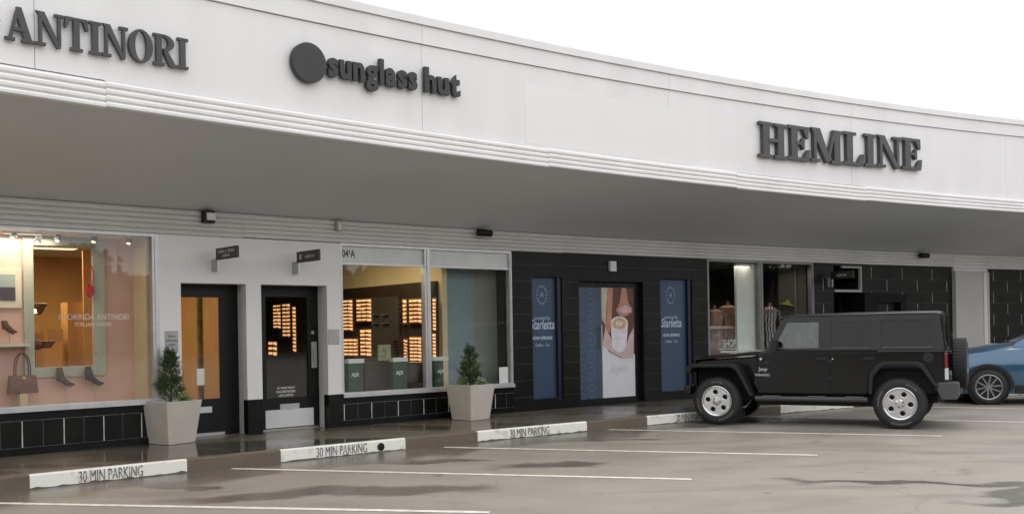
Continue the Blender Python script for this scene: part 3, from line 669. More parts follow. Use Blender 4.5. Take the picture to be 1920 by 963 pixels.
# eyewear shop: dark wall of lit shelves running back from the glass
PU = 10.10
def side_slab(va, vb, z0, z1, d0, d1, mb=None):
    """piece on the partition that runs back from the front: d = distance towards the left of it"""
    mb = mb or MB(); A_ = [C(PU - d0, va, z0), C(PU - d0, vb, z0), C(PU - d1, vb, z0), C(PU - d1, va, z0)]
    return mb.add(A_ + [p + Vector((0, 0, z1 - z0)) for p in A_], [(0, 1, 2, 3), (4, 5, 6, 7), (0, 1, 5, 4), (1, 2, 6, 5), (2, 3, 7, 6), (3, 0, 4, 7)])
vf, vb = c_wall(PU) + .30, c_wall(PU) + 11.4
bp(side_slab(vf, vb, .17, 3.29, -.10, 0), 'partition', creamw)
un = bp(side_slab(vf + .12, vb, .17, 2.58, 0.002, .10), 'display_unit', unitd)
def lit(px0, py0, px1, py1, cols, rows, d=.104, dim=False):
    (va, za), (vb_, zb_) = hitu(px0, py0, PU - d), hitu(px1, py1, PU - d)
    z1_, z0_ = max(za, zb_), min(za, zb_); va, vb_ = min(va, vb_), max(va, vb_)
    bp(side_slab(va - .02, vb_ + .02, z0_ - .02, z1_ + .02, .101, d + .002), 'shelf_back', unito, un)
    m_ = MB(); hh = (z1_ - z0_) / rows; ww = (vb_ - va) / cols
    for r in range(rows):
        for c in range(cols): side_slab(va + ww * (c + .07), va + ww * (c + .93), z0_ + hh * (r + .24), z0_ + hh * (r + .90), d + .0025, d + .006, m_)
    bp(m_, 'lit_shelf', niche, un)
    m_ = MB()
    for r in range(rows):
        side_slab(va, vb_, z0_ + hh * (r + .12), z0_ + hh * (r + .2), d + .003, d + .12, m_)
        for c in range(cols * 3):
            if random.random() < .8:
                vv = va + ww * (c / 3 + .08); side_slab(vv, vv + ww * .2, z0_ + hh * (r + .24), z0_ + hh * (r + .42), d + .05, d + .10, m_)
    bp(m_, 'shelf_goods', brownd, un)
lit(668, 562, 697, 603, 3, 6); lit(643, 563, 662, 620, 2, 9); lit(675, 618, 697, 668, 2, 7); lit(644, 635, 672, 668, 3, 5)
lit(767, 562, 791, 606, 3, 6); lit(755, 562, 763, 607, 1, 6); lit(742, 633, 752, 666, 1, 6); lit(768, 632, 791, 684, 3, 8); lit(757, 636, 765, 684, 1, 8)
lit(512, 572, 527, 616, 2, 7); lit(529, 570, 545, 632, 2, 9); lit(548, 575, 556, 660, 1, 12); lit(503, 640, 520, 668, 2, 3)
lit(811, 560, 818, 620, 1, 9); lit(811, 625, 818, 670, 1, 7)
(va, za), (vb_, zb_) = hitu(700, 545, PU - .12), hitu(752, 700, PU - .12)
bp(side_slab(min(va, vb_), max(va, vb_), .9, 2.35, .105, .16), 'dark_cabinet', mat('cabinet_olive', (.05, .047, .035), .4), un)
m_ = MB()
for px, py in ((703, 590), (720, 590), (703, 606), (720, 606)):
    v, z = hitu(px, py, PU - .2); side_slab(v - .1, v + .1, z - .005, z + .01, .17, .22, m_)
bp(m_, 'metal_strip', steel, un)
# right-hand backdrop behind the second pane
ba, bb = hit(836, 600, .42)[0], hit(890, 600, .42)[0]
bp(MB().slab(ba, bb, .42, .47, .17, 3.29), 'backdrop_panel', tealw); bp(MB().slab(bb + .002, 11.43, .42, .47, .17, 3.29), 'backdrop_panel', olivew)
bp(MB().slab(PU + .11, ba - .002, .36, .41, .17, 3.29), 'backdrop_return', beigew)
lamp(8.2, 2.2, 3.27, 1.2, 60, (1, .82, .55), 'ceiling light over the middle of the eyewear shop', (1.0, .3))
lamp(9.2, .9, 3.27, .6, 14, (1, .82, .55), 'ceiling light close behind the eyewear shop glass', (.5, .2))
# front display stands with green posters
def stand(px0, px1, pyt, label, grp='green poster stands in the eyewear window'):
    o = .30; (ua, zt_), (ub, _) = hit(px0, pyt, o), hit(px1, pyt, o)
    t = thing('poster_stand', label, 'display stand', frame(c_wall, (ua + ub) / 2, o, .17).translation, 0, grp)
    wp(MB().slab(ua, ub, o, o + .10, .17, zt_), 'panel', greenp, t); wp(MB().slab(ua - .01, ub + .01, o - .02, o + .11, zt_ + .001, zt_ + .07), 'header', postw, t)
    vs, fs = text_geo('A|X', .09, .002, .002); wp(MB().add(vs, fs, frame(c_wall, (ua + ub) / 2, o - .002, zt_ - .22)), 'poster_lettering', postw, t)
stand(653, 681, 681, 'green poster stand with white header nearest the left edge of the eyewear window')
stand(737, 763, 678, 'green poster stand with white header in the middle of the eyewear window')
stand(814, 839, 676, 'green poster stand with white header just right of the window post')
for px0, px1, py, lb in ((684, 733, 673, 'low black display cabinet between two green poster stands'), (766, 795, 680, 'low black display cabinet right of the middle poster stand')):
    o = .55; (ua, zt_), (ub, _) = hit(px0, py, o), hit(px1, py, o); t = thing('display_cabinet', lb, 'cabinet', frame(c_wall, (ua + ub) / 2, o, .17).translation)
    wp(MB().slab(ua, ub, o, o + .35, .17, zt_ - .03), 'body', unitd, t); wp(MB().slab(ua - .01, ub + .01, o - .01, o + .36, zt_ - .0295, zt_), 'top', blackf, t)
o = .5; (ua, zt_), (ub, zb_) = hit(709, 646, o), hit(733, 675, o); t = thing('framed_photo', 'small pale framed photo standing on the low black cabinet', 'picture', frame(c_wall, ua, o, zb_).translation)
wp(MB().slab(ua, ub, o, o + .02, zb_, zt_), 'frame', mat('photo_frame', (.30, .30, .18), .5), t); wp(MB().slab(ua + .05, ub - .05, o - .004, o - .0005, zb_ + .05, zt_ - .05), 'photo', mat('photo_print', (.33, .34, .24), .5, var=.5, scale=14), t)
u, z = hit(936, 688, .04); bp(MB().slab(u, hit(956, 688, .04)[0] - .04, .042, .048, hit(936, 718, .04)[1], z), 'window_notice', postw, sh)

# ------------------------------------------------------------------ dress shop display
wp(MB().slab(hit(1382, 600, .14)[0], hit(1421, 600, .14)[0], .14, .2, .65, 3.09), 'display_panel', mat('panel_white', (.82, .83, .82), .6, var=.02), bl)
wp(MB().slab(hit(1422, 600, .25)[0], 18.40, .25, .30, .65, 3.09), 'curtain', mat('violet_cloth', (.06, .05, .09), .8), bl)
wp(MB().slab(hit(1493, 560, .4)[0], 20.19, .4, .45, .65, 3.09), 'display_panel', mat('panel_grey', (.13, .13, .125), .7, var=.03), bl)
def mannequin(px, pyh, o, label, dress, hat=None, base=.645, wide=.22, head=True):
    u, zh = hit(px, pyh, o); M = frame(c_wall, u, o, base); t = thing('mannequin', label, 'mannequin', M.translation, 0, 'mannequins in the dress shop window'); h = zh - base
    b_ = MB().lathe([(.045, h - .37), (.042, h - .24)] + ([] if head else [(0, h - .235)]), 12)
    if head: b_.lathe([(0, h - .25), (.05, h - .24), (.078, h - .19), (.092, h - .12), (.082, h - .04), (.045, h - .005), (0, h)], 18)
    b_.lathe([(0, h - .38), (.06, h - .36), (.19, h - .40), (.20, h - .46), (0, h - .46)], 16, sy=.6)
    for s in (-1, 1): b_.tube((s * .19, 0, h - .42), (s * .24, -.04, h - .72), .04, .035, 8).tube((s * .24, -.04, h - .72), (s * .20, -.12, h - .98), .034, .026, 8)
    b_.build('body', mat('mannequin_skin', (.16, .10, .075), .5), t, smooth=True)
    fold = MB(); seg = 36; prof = [(.07, h - .33), (.17, h - .375), (.20, h - .5), (.155, h - .75), (.19, h - .95), (.26, max(.25, h - 1.5)), (.29, .12)]; vs = []
    for i, (r, z) in enumerate(prof):
        for j in range(seg):
            a_ = 2 * math.pi * j / seg; rr = r * wide / .22 * (1 + .06 * i / 3 * math.sin(a_ * 7 + i)); vs.append((rr * math.cos(a_), rr * math.sin(a_) * .65, z))
    fold.add(vs, [(i * seg + j, i * seg + (j + 1) % seg, (i + 1) * seg + (j + 1) % seg, (i + 1) * seg + j) for i in range(len(prof) - 1) for j in range(seg)])
    fold.build('dress', dress, t, smooth=True)
    if hat: MB().lathe([(.24, -.10), (.20, -.07), (.11, -.03), (.10, .05), (0, .07)], 20, T(0, 0, h) @ Matrix.Rotation(R(14), 4, 'Y')).build('hat', hat, t, smooth=True)
strp = bpy.data.materials.new('striped_cloth'); strp.use_nodes = True
_n = strp.node_tree; _w = _n.nodes.new('ShaderNodeTexWave'); _w.inputs['Scale'].default_value = 5; _w.inputs['Distortion'].default_value = 5; _w.inputs['Detail'].default_value = 1
_r = _n.nodes.new('ShaderNodeValToRGB'); _r.color_ramp.interpolation = 'CONSTANT'; _r.color_ramp.elements[0].color = (.02, .02, .025, 1); _r.color_ramp.elements[1].color = (.42, .41, .42, 1); _r.color_ramp.elements[1].position = .5
_tc = _n.nodes.new('ShaderNodeTexCoord'); _n.links.new(_tc.outputs['Object'], _w.inputs[0])
_n.links.new(_w.outputs[0], _r.inputs[0]); _n.links.new(_r.outputs[0], _n.nodes['Principled BSDF'].inputs['Base Color'])
mannequin(1337, 552, .55, 'mannequin in a pale blush dress at the left edge of the dress shop window', mat('blush_dress', (.36, .22, .17), .8, var=.2, scale=8), head=False)
mannequin(1362, 545, .60, 'mannequin in a long tan dress left of the white panel', mat('tan_dress', (.30, .18, .11), .8, var=.3, scale=6), wide=.26, head=False)
mannequin(1441, 548, .45, 'mannequin in a black and white striped dress beside the window post', strp, wide=.18, head=False)
mannequin(1478, 566, .7, 'mannequin wearing a yellow green hat behind the windscreen of the black car', mat('dark_dress', (.05, .045, .03), .8), hat=mat('lime_straw', (.26, .28, .05), .8, var=.2, scale=20))
M = frame(c_wall, 18.0, .45, 3.05); t = thing('interior_light', 'dim fill light added to brighten the dress shop window', 'light', M.translation)  # added light for the mannequins and white panel, no known lamp here
MB().tube((0, 0, 0), (0, 0, .05), .06).build('housing', blackf, t)
l = bpy.data.lights.new('bulb', 'AREA'); l.energy = 9; l.size = .8; l.color = (1, .88, .75); lo = bpy.data.objects.new('bulb', l); COL.objects.link(lo); lo.parent = t; lo.location = (0, 0, -.02)
M = frame(c_wall, 19.4, .5, 3.05); t = thing('interior_light', 'dim fill light added to brighten the yellow green hat', 'light', M.translation)  # another added light, since the curtain blocks the first from the hat
MB().tube((0, 0, 0), (0, 0, .05), .06).build('housing', blackf, t)
l = bpy.data.lights.new('bulb', 'AREA'); l.energy = 5; l.size = .6; l.color = (1, .88, .75); lo = bpy.data.objects.new('bulb', l); COL.objects.link(lo); lo.parent = t; lo.location = (0, 0, -.02)
hw = [o for o in bl.children if o.name.startswith('shop_window')][-1]
u, z = hit(1368, 650, .04); vs, fs = text_geo('SHOP', .24, .003, .004, .66); bp(MB().add(vs, fs, frame(c_wall, u, .043, z)), 'glass_lettering', mat('pale_lettering', (.5, .49, .45), .5), hw)
bp(MB().slab(u - .32, u + .32, .044, .047, z - .05, z - .03).slab(u - .32, u + .32, .044, .047, z - .17, z - .155).slab(u - .28, u + .25, .044, .047, z - .12, z - .08), 'glass_rule', MATS['pale_lettering'], hw)
u, z = hit(1328, 614, .3); bp(MB().slab(16.82, hit(1381, 614, .3)[0], .3, .33, z - .03, z + .03), 'display_rail', mat('rail_tan', (.42, .30, .18), .5), hw)

# ------------------------------------------------------------------ signs
def P_(*p): return [tuple(x) for x in p]
def rc(a, b, c, d): return [(a, b), (c, b), (c, d), (a, d)]
GL = {
 'I': (.48, [rc(.12, .06, .36, .94), rc(0, 0, .48, .09), rc(0, .91, .48, 1)]),
 'H': (1.02, [rc(.12, .06, .36, .94), rc(.66, .06, .90, .94), rc(0, 0, .48, .09), rc(0, .91, .48, 1), rc(.54, 0, 1.02, .09), rc(.54, .91, 1.02, 1), rc(.30, .45, .72, .55)]),
 'E': (.84, [rc(.12, .06, .36, .94), rc(0, .91, .78, 1), rc(0, 0, .80, .09), [(.56, .93), (.70, .66), (.78, .66), (.78, .93)], [(.56, .07), (.76, .34), (.84, .34), (.81, .07)], rc(.30, .46, .56, .54), [(.48, .5), (.56, .33), (.62, .33), (.62, .67), (.56, .67)]]),
 'M': (1.28, [rc(.12, .06, .23, .94), [(.02, 1), (.36, 1), (.72, .18), (.60, 0)], [(.60, 0), (.70, 0), (.98, .92), (.90, .97)], rc(.92, .06, 1.16, .94), rc(0, 0, .36, .09), rc(.80, 0, 1.28, .09), rc(.88, .91, 1.28, 1)]),
 'N': (1.04, [rc(.12, .06, .23, .94), [(.0, 1), (.32, 1), (.94, .0), (.80, -.02), (.12, .90)], rc(.83, .05, .94, .94), rc(0, 0, .36, .09), rc(.70, .91, 1.06, 1)]),
 'L': (.82, [rc(.12, .06, .36, .94), rc(0, .91, .50, 1), rc(0, 0, .78, .09), [(.54, .07), (.74, .36), (.82, .36), (.79, .07)]]),
 'T': (.92, [rc(.34, .06, .58, .94), rc(.22, 0, .70, .09), rc(.02, .91, .90, 1), [(0, .66), (.08, .66), (.22, .93), (.02, .93)], [(.84, .66), (.92, .66), (.90, .93), (.70, .93)]]),
 'A': (1.08, [[(.42, 1), (.60, 1), (.98, .06), (.70, .06), (.44, .74)], [(.40, .90), (.50, .86), (.24, .06), (.13, .06)], rc(0, 0, .36, .09), rc(.60, 0, 1.08, .09), rc(.24, .30, .80, .40)]),
 'O': (1.02, []), 'R': (1.02, [rc(.12, .06, .36, .94), rc(0, 0, .48, .09), rc(0, .91, .42, 1), [(.40, .50), (.62, .48), (.96, .07), (.70, .0)], rc(.72, 0, 1.04, .09)]),
}
def ringpts(cx, cz, rx, rz, ix, iz, a0, a1, n=18):
    out = []
    for i in range(n):
        t0 = a0 + (a1 - a0) * i / n; t1 = a0 + (a1 - a0) * (i + 1) / n
        out.append([(cx + rx * math.cos(t0), cz + rz * math.sin(t0)), (cx + rx * math.cos(t1), cz + rz * math.sin(t1)), (cx + ix * math.cos(t1), cz + iz * math.sin(t1)), (cx + ix * math.cos(t0), cz + iz * math.sin(t0))])
    return out
def serif_letter(ch, h, wx, M, parent, dep=.07, m=letter_m):
    w_, ps = GL[ch]; mb = MB()
    for i, p in enumerate(ps): mb.prism([(x * wx, z * h) for x, z in p], -dep - .0012 * i, -.02, M)
    rings = []
    if ch == 'O': rings = ringpts(.51, .5, .51, .53, .25, .46, 0, 2 * math.pi, 30)
    if ch == 'R': rings = ringpts(.42, .735, .48, .265, .22, .185, -math.pi / 2, math.pi / 2, 16)
    for p in rings: mb.prism([(x * wx, z * h) for x, z in p], -dep - .009, -.02, M)
    bb_ = M.translation - parent.location
    o = mb.build('letter', m, parent, world=True); return w_ * wx
def serif_sign(word, u0, u1, z0, slope, h, label, dep=.07, m=letter_m):
    tot = sum(GL[c][0] for c in word) + .035 * (len(word) - 1); wx = (u1 - u0) / tot / math.sqrt(1)
    t = thing('shop_sign', label, 'sign', frame(c_fas, (u0 + u1) / 2, -.02, z0).translation)
    u = u0
    for c in word:
        k = GL[c][0] * wx; uc = u + k / 2; M = frame(c_fas, uc, -.004, z0 + slope * (uc - u0)) @ T(-k / 2, 0, 0)
        serif_letter(c, h, wx, M, t, dep, m); u += k + .035 * wx
    return t
asg = serif_sign('ANTINORI', 2.28, 4.275, 4.725, .016, .355, 'large charcoal serif letters spelling ANTINORI on the white fascia', dep=.06)
M = frame(c_fas, 2.19, -.004, 4.90); MB().prism([(-.05, 0), (0, -.03), (.05, 0), (0, .03)], -.07, -.02, M).build('separator_mark', letter_m, asg, world=True)
serif_sign('HEMLINE', 15.2, 20.16, 4.815, .024, .66, 'large charcoal serif letters spelling HEMLINE above the parked black car', dep=.09)
def round_sign():
    t = thing('shop_sign', 'black disc and lower case letters reading sunglass hut on the fascia', 'sign', frame(c_fas, 7, -.02, 4.9).translation)
    u, z = hit(578, 118, -.08, c_fas); M = frame(c_fas, u, -.004, z)
    pts = [(.25 * math.cos(2 * math.pi * i / 40), .255 * math.sin(2 * math.pi * i / 40)) for i in range(40)]
    MB().prism(pts, -.10, -.02, M).build('disc', letter_side, t, world=True, bevel=.006)
    def run(word, ua, ub, za, zb):
        geo = [text_geo(c, .47, .06, .019, 1, 0, 'LEFT') for c in word]; ws = []
        for vs, fs in geo:
            x0 = min(v[0] for v in vs); x1 = max(v[0] for v in vs); ws.append((x0, x1 - x0))
        gap = .03; tot = sum(w for _, w in ws) + gap * (len(word) - 1); k = (ub - ua) / tot; x = 0
        for (vs, fs), (x0, w) in zip(geo, ws):
            uc = ua + (x + w / 2) * k; zz = za + (zb - za) * (uc - ua) / (ub - ua)
            M = frame(c_fas, uc, -.004, zz); mb = MB().add([((v[0] - x0 - w / 2) * k, v[1] - .06, v[2] * .98) for v in vs], fs, M); mb.build('letter', letter_side, t, world=True); x += w + gap
    run('sunglass', 6.17, 7.60, 5.005, 5.03); run('hut', 7.73, 8.36, 5.035, 5.045)
round_sign()
def blade(px0, py_t, py_b, px1, px_r, pyt_r, pyb_r, label, txt, disc=False, proj=.62):
    """small sign on a bracket that stands out from the wall"""
    u, zt_ = hit(px0, py_t); _, zb_ = hit(px0, py_b)
    M = frame(c_wall, u, 0, 0); t = thing('projecting_sign', label, 'sign', (M @ Vector((0, 0, zb_))), 0, 'small black signs standing out over the shop doors')
    br = MB().box(-.03, .03, -.06, -.001, zb_ - .10, zt_ - .02, M).box(-.012, .012, -.16, -.061, zb_ - .10, zb_ + .10, M)
    wp(br, 'bracket', steel, t)
    zc = (zt_ + zb_) / 2 + .10; h = .085
    wp(MB().box(-.02, .02, -.16 - proj, -.12, zc - h, zc + h, M), 'board', sign_b, t, bevel=.004)
    # lettering on the side that faces left
    Ml = M @ T(-.0215, -.14 - proj / 2, 0) @ Matrix.Rotation(R(-90), 4, 'Z')
    mb = MB(); 
    for tx, sz, z_, x_, sx in txt:
        vs, fs = text_geo(tx, sz, .002, .001, sx); mb.add(vs, fs, Ml @ T(x_, 0, zc + z_))
    if disc: mb.prism([(-proj * .33 + .035 * math.cos(2 * math.pi * i / 20), zc + .045 * math.sin(2 * math.pi * i / 20)) for i in range(20)], -.002, 0, Ml)
    wp(mb, 'sign_lettering', signtxt, t)
blade(400, 484, 497, 0, 0, 0, 0, 'black projecting sign with two lines of lettering over the brown glass door', [('CLORINDA', .055, .01, -.16, .8), ('ANTINORI', .055, .01, .16, .8), ('I', .10, -.02, 0, 1), ('ITALIAN SHOES', .04, -.05, 0, .8)])
blade(551, 489, 502, 0, 0, 0, 0, 'black projecting sign with a pale disc over the second door', [('sunglass hut', .07, -.02, .07, .85)], True)
blade(1551, 520, 530, 0, 0, 0, 0, 'black projecting sign reading HEMLINE beside the pale door frame', [('HEMLINE', .08, -.03, 0, .9)], False, .6)
# wall plaques
for px, px2, py, py2, lb, tx in ((309, 334, 620, 657, 'grey plaque with small print above the left planter', True), (615, 636, 617, 645, 'plain grey plaque on the white pier right of the second door', False)):
    (ua, zt_), (ub, zb_) = hit(px, py), hit(px2, py2); t = thing('wall_plaque', lb, 'plaque', frame(c_wall, (ua + ub) / 2, -.01, zb_).translation)
    wp(MB().slab(ua, ub, -.012, -.001, zb_, zt_), 'plate', mat('plaque_grey', (.38, .38, .37), .5), t)
    if tx:
        mb = MB()
        for i, s in enumerate(('Store', 'entrance', 'open')):
            vs, fs = text_geo(s, .05, .002, .001); mb.add(vs, fs, frame(c_wall, (ua + ub) / 2, -.0135, zt_ - .09 - .06 * i))
        wp(mb, 'plaque_lettering', mat('ink', (.12, .12, .12)), t)
# cameras and lights on the head band
def bandthing(px, py, nm, lb, cat, fn, group=None):
    u, z = hit(px, py, -.05); M = frame(c_wall, u, -.052, z); t = thing(nm, lb, cat, M.translation, 0, group); fn(t, M)
def f1_(t, M):
    wp(MB().box(-.09, .09, -.10, 0, -.09, .09, M), 'housing', blackf, t, bevel=.012); wp(MB().box(-.055, .085, -.13, -.101, -.055, .055, M), 'cover', platew, t, bevel=.015)
bandthing(387, 407, 'wall_light', 'black box lamp with pale cover on the band above the first door', 'light', f1_)
def f2_(t, M):
    wp(MB().box(-.055, .055, -.06, 0, -.085, .085, M), 'housing', mat('box_grey', (.33, .32, .30), .5), t, bevel=.008); wp(MB().box(-.025, .03, -.068, -.0605, -.06, .06, M), 'cover', platew, t)
bandthing(633, 424, 'junction_box', 'small grey box on the band at the corner of the eyewear window', 'box', f2_)
def f3_(t, M):
    wp(MB().tube((-.02, 0, .03), (-.02, -.08, .03), .035, seg=12, M=M), 'bracket', blackf, t); wp(MB().tube((-.13, -.10, .0), (.15, -.14, -.01), .065, .062, 16, M=M), 'camera_body', blackf, t, bevel=.01, smooth=True)
bandthing(900, 437, 'security_camera', 'black bullet camera on the band above the eyewear window', 'camera', f3_, 'black cameras on the head band')
bandthing(1725, 479, 'security_camera', 'black bullet camera on the band above the black brick wall', 'camera', f3_, 'black cameras on the head band')

# ------------------------------------------------------------------ planters and shrubs
def planter(px, py, rho, size, label, slabel, seed, hshrub, wshrub, green=False):
    rnd = random.Random(seed); p = ground(px, py, .16); dv = Vector((p.x, p.y, 0)).normalized()
    hb_, ht, H_ = size * .38, size / 2, .60
    cen = p + dv * hb_ * 1.414
    t = thing('planter', label, 'planter', (cen.x, cen.y, .163), R(rho), 'tapered planters on the pavement')
    vs = [(sx * hb_, sy * hb_, 0) for sx, sy in ((-1, -1), (1, -1), (1, 1), (-1, 1))] + [(sx * ht, sy * ht, H_) for sx, sy in ((-1, -1), (1, -1), (1, 1), (-1, 1))] \
        + [(sx * (ht - .035), sy * (ht - .035), H_) for sx, sy in ((-1, -1), (1, -1), (1, 1), (-1, 1))] + [(sx * (ht - .06), sy * (ht - .06), H_ - .09) for sx, sy in ((-1, -1), (1, -1), (1, 1), (-1, 1))]
    fs = [(0, 3, 2, 1)] + [(a, (a + 1) % 4, 4 + (a + 1) % 4, 4 + a) for a in range(4)] + [(4 + a, 4 + (a + 1) % 4, 8 + (a + 1) % 4, 8 + a) for a in range(4)] + [(8 + a, 8 + (a + 1) % 4, 12 + (a + 1) % 4, 12 + a) for a in range(4)] + [(12, 13, 14, 15)]
    MB().add(vs, fs).build('pot', pot_m, t, bevel=.006)
    MB().box(-ht + .062, ht - .062, -ht + .062, ht - .062, H_ - .088, H_ - .045).build('soil', soil_m, t)
    sh_ = thing('shrub', slabel, 'shrub', (cen.x, cen.y, .163 + H_ - .05), 0, 'conical shrubs in the planters')
    tr_ = MB().tube((0, 0, -.02), (.01, 0, hshrub * .8), .02, .006, 8)
    fo = MB()
    stems = [(0, 0, hshrub, 1)] + [(rnd.uniform(-.35, .35), rnd.uniform(-.35, .35), hshrub * rnd.uniform(.72, .97), 1) for _ in range(9)]
    for i in range(135):
        hz_ = rnd.random() ** 1.1 * .92; rmax = wshrub * (1 - hz_) ** .62 * (.62 + .55 * rnd.random()); a_ = rnd.uniform(0, 2 * math.pi)
        base = Vector((0, 0, hz_ * hshrub * .86)); tip = Vector((math.cos(a_) * rmax, math.sin(a_) * rmax, base.z + rnd.uniform(.06, .17)))
        if i % 3 == 0: tr_.tube(base, base.lerp(tip, .8), .005, .002, 4)
        for j in range(26):
            q_ = base.lerp(tip, .25 + .75 * rnd.random() ** .7) + Vector((rnd.gauss(0, .014), rnd.gauss(0, .014), rnd.gauss(0, .014)))
            d_ = (Vector((math.cos(a_), math.sin(a_), 1.5)) + Vector((rnd.gauss(0, .5), rnd.gauss(0, .5), rnd.gauss(0, .4)))).normalized()
            n_ = d_.cross(Vector((rnd.gauss(0, 1), rnd.gauss(0, 1), rnd.gauss(0, 1)))).normalized(); l_ = rnd.uniform(.020, .05); w_ = rnd.uniform(.004, .009)
            fo.add([q_ - n_ * w_, q_ + n_ * w_, q_ + d_ * l_ + n_ * w_ * .3, q_ + d_ * l_ - n_ * w_ * .3], [(0, 1, 2, 3)])
    for i in range(7):
        a_ = rnd.uniform(0, 2 * math.pi); x, y = math.cos(a_) * .05, math.sin(a_) * .05; zz = hshrub * rnd.uniform(.85, 1.04)
        for j in range(30):
            z_ = zz - rnd.random() * .2; d_ = Vector((rnd.gauss(0, .35), rnd.gauss(0, .35), 1)).normalized(); n_ = d_.orthogonal().normalized(); q_ = Vector((x, y, z_)); l_ = .04
            fo.add([q_ - n_ * .006, q_ + n_ * .006, q_ + d_ * l_ + n_ * .002, q_ + d_ * l_ - n_ * .002], [(0, 1, 2, 3)])
    tr_.build('trunk', bark, sh_); fo.build('foliage', leaf_m, sh_)
    return cen, H_
cA, hA = planter(322, 834, 56.4, .60, 'tapered beige planter between the shoe window and the first door', 'spiky conical conifer in the left planter', 3, .80, .23)
cB, hB = planter(883, 788.5, 47.4, .60, 'tapered beige planter under the right half of the eyewear window', 'dense conical conifer in the right planter', 5, .74, .23)
def flowers(cen, side, label, seed, leafy):
    rnd = random.Random(seed); t = thing('bedding_plant', label, 'plant', (cen.x + side.x, cen.y + side.y, .163 + .60 - .05))
    lf_, fl_ = MB(), MB()
    for i in range(46):
        a_ = rnd.uniform(0, 6.28); r_ = rnd.uniform(0, .09); b_ = Vector((r_ * math.cos(a_), r_ * math.sin(a_), 0)); tp_ = b_ * 1.5 + Vector((0, 0, rnd.uniform(.06, .17)))
        lf_.tube(b_, tp_, .002, .0015, 4)
        for j in range(3):
            d_ = Vector((rnd.gauss(0, 1), rnd.gauss(0, 1), rnd.gauss(0, .5))).normalized(); n_ = d_.orthogonal().normalized(); q_ = b_.lerp(tp_, rnd.uniform(.4, 1))
            lf_.add([q_, q_ + d_ * .02 + n_ * .010, q_ + d_ * .042, q_ + d_ * .02 - n_ * .010], [(0, 1, 2, 3)])
        if i % leafy == 0: fl_.lathe([(0, 0), (.012, .004), (.010, .01), (0, .012)], 7, T(*tp_))
    lf_.build('foliage', leaf_l, t); fl_.build('bloom', petal, t)
flowers(cA, Vector((.19, -.06, 0)), 'low green bedding plant with pale buds at the right rim of the left planter', 11, 9)
flowers(cB, Vector((.17, -.10, 0)), 'small white flowers at the right rim of the right planter', 12, 3)
flowers(cB, Vector((-.13, -.14, 0)), 'sparse white flowers at the left rim of the right planter', 13, 8)
# door mats
for px0, px1, py, lb, cl in ((375, 452, 804, 'thin grey mat outside the brown glass door', (.20, .19, .17)), (474, 508, 799, 'small pale strip lying outside the second door', (.5, .5, .48))):
    p0, p1 = ground(px0, py, .16), ground(px1, py, .16); u0_ = p0.dot(EU); u1_ = p1.dot(EU); v0 = (p0.dot(NV) + p1.dot(NV)) / 2
    t = MB().slab(u0_, u1_, v0 - c_wall((u0_ + u1_) / 2) - .10, v0 - c_wall((u0_ + u1_) / 2) + .18 * (px1 - px0) / 77, .163, .172).build('door_mat', mat('mat_' + str(px0), cl, .8, var=.1), None)
    tag(t, lb, 'mat')
# drain outlet in the second painted kerb
u = ground(703, 845).dot(EU); M = frame(c_kerb, u, -.006, .075)
t = thing('drain_outlet', 'round dark drain outlet in the second painted kerb', 'drain', M.translation)
MB().tube((0, -.012, 0), (0, 0, 0), .055, seg=20, M=M).build('pipe', asph_dark, t, world=True)
MB().tube((0, -.016, 0), (0, -.0125, 0), .038, seg=20, M=M).build('opening', mat('hole', (.004, .004, .004), .9), t, world=True)

# ------------------------------------------------------------------ vehicles
paint_b = mat('black_car_paint', (.003, .0035, .0035), .14, var=.15, scale=2, coat=.25, spec=.3)
plast = mat('black_plastic', (.012, .013, .014), .48, var=.1, scale=10, spec=.35)
hardtop = mat('hardtop_black', (.010, .011, .0115), .36, var=.1, scale=4, bump=.03, bscale=120, spec=.4)
rubber = mat('tyre_rubber', (.018, .018, .018), .75, var=.15, scale=18)
rimm = mat('alloy', (.62, .62, .62), .26, metal=.85, var=.05, scale=6)
rimd = mat('wheel_dark', (.02, .02, .02), .5, metal=.3)
redl = mat('red_lens', (.20, .008, .012), .2, coat=.5)
clearl = mat('clear_lens', (.55, .55, .56), .15, coat=.5)
amber = mat('marker_lens', (.55, .14, .11), .25, coat=.5)
seatm = mat('seat_cloth', (.03, .03, .03), .9)
under = mat('underbody', (.010, .010, .010), .9, var=.3)
RX = Matrix.Rotation(R(90), 4, 'X')
def fill2d(loops, depth, bevel=0):
    cu = bpy.data.curves.new('t', 'CURVE'); cu.dimensions = '2D'; cu.fill_mode = 'BOTH'; cu.extrude = depth / 2; cu.bevel_depth = bevel; cu.bevel_resolution = 1
    for lp in loops:
        s = cu.splines.new('POLY'); s.points.add(len(lp) - 1); s.use_cyclic_u = True
        for i, (x, y) in enumerate(lp): s.points[i].co = (x, y, 0, 1)
    ob = bpy.data.objects.new('t', cu); COL.objects.link(ob); dg = bpy.context.evaluated_depsgraph_get()
    me = bpy.data.meshes.new_from_object(ob.evaluated_get(dg)); vs = [tuple(v.co) for v in me.vertices]; fs = [tuple(p.vertices) for p in me.polygons]
    bpy.data.objects.remove(ob); bpy.data.curves.remove(cu); bpy.data.meshes.remove(me); return vs, fs
def circ(cx, cy, r, n=20, ry=None): return [(cx + r * math.cos(2 * math.pi * i / n), cy + (ry or r) * math.sin(2 * math.pi * i / n)) for i in range(n)]
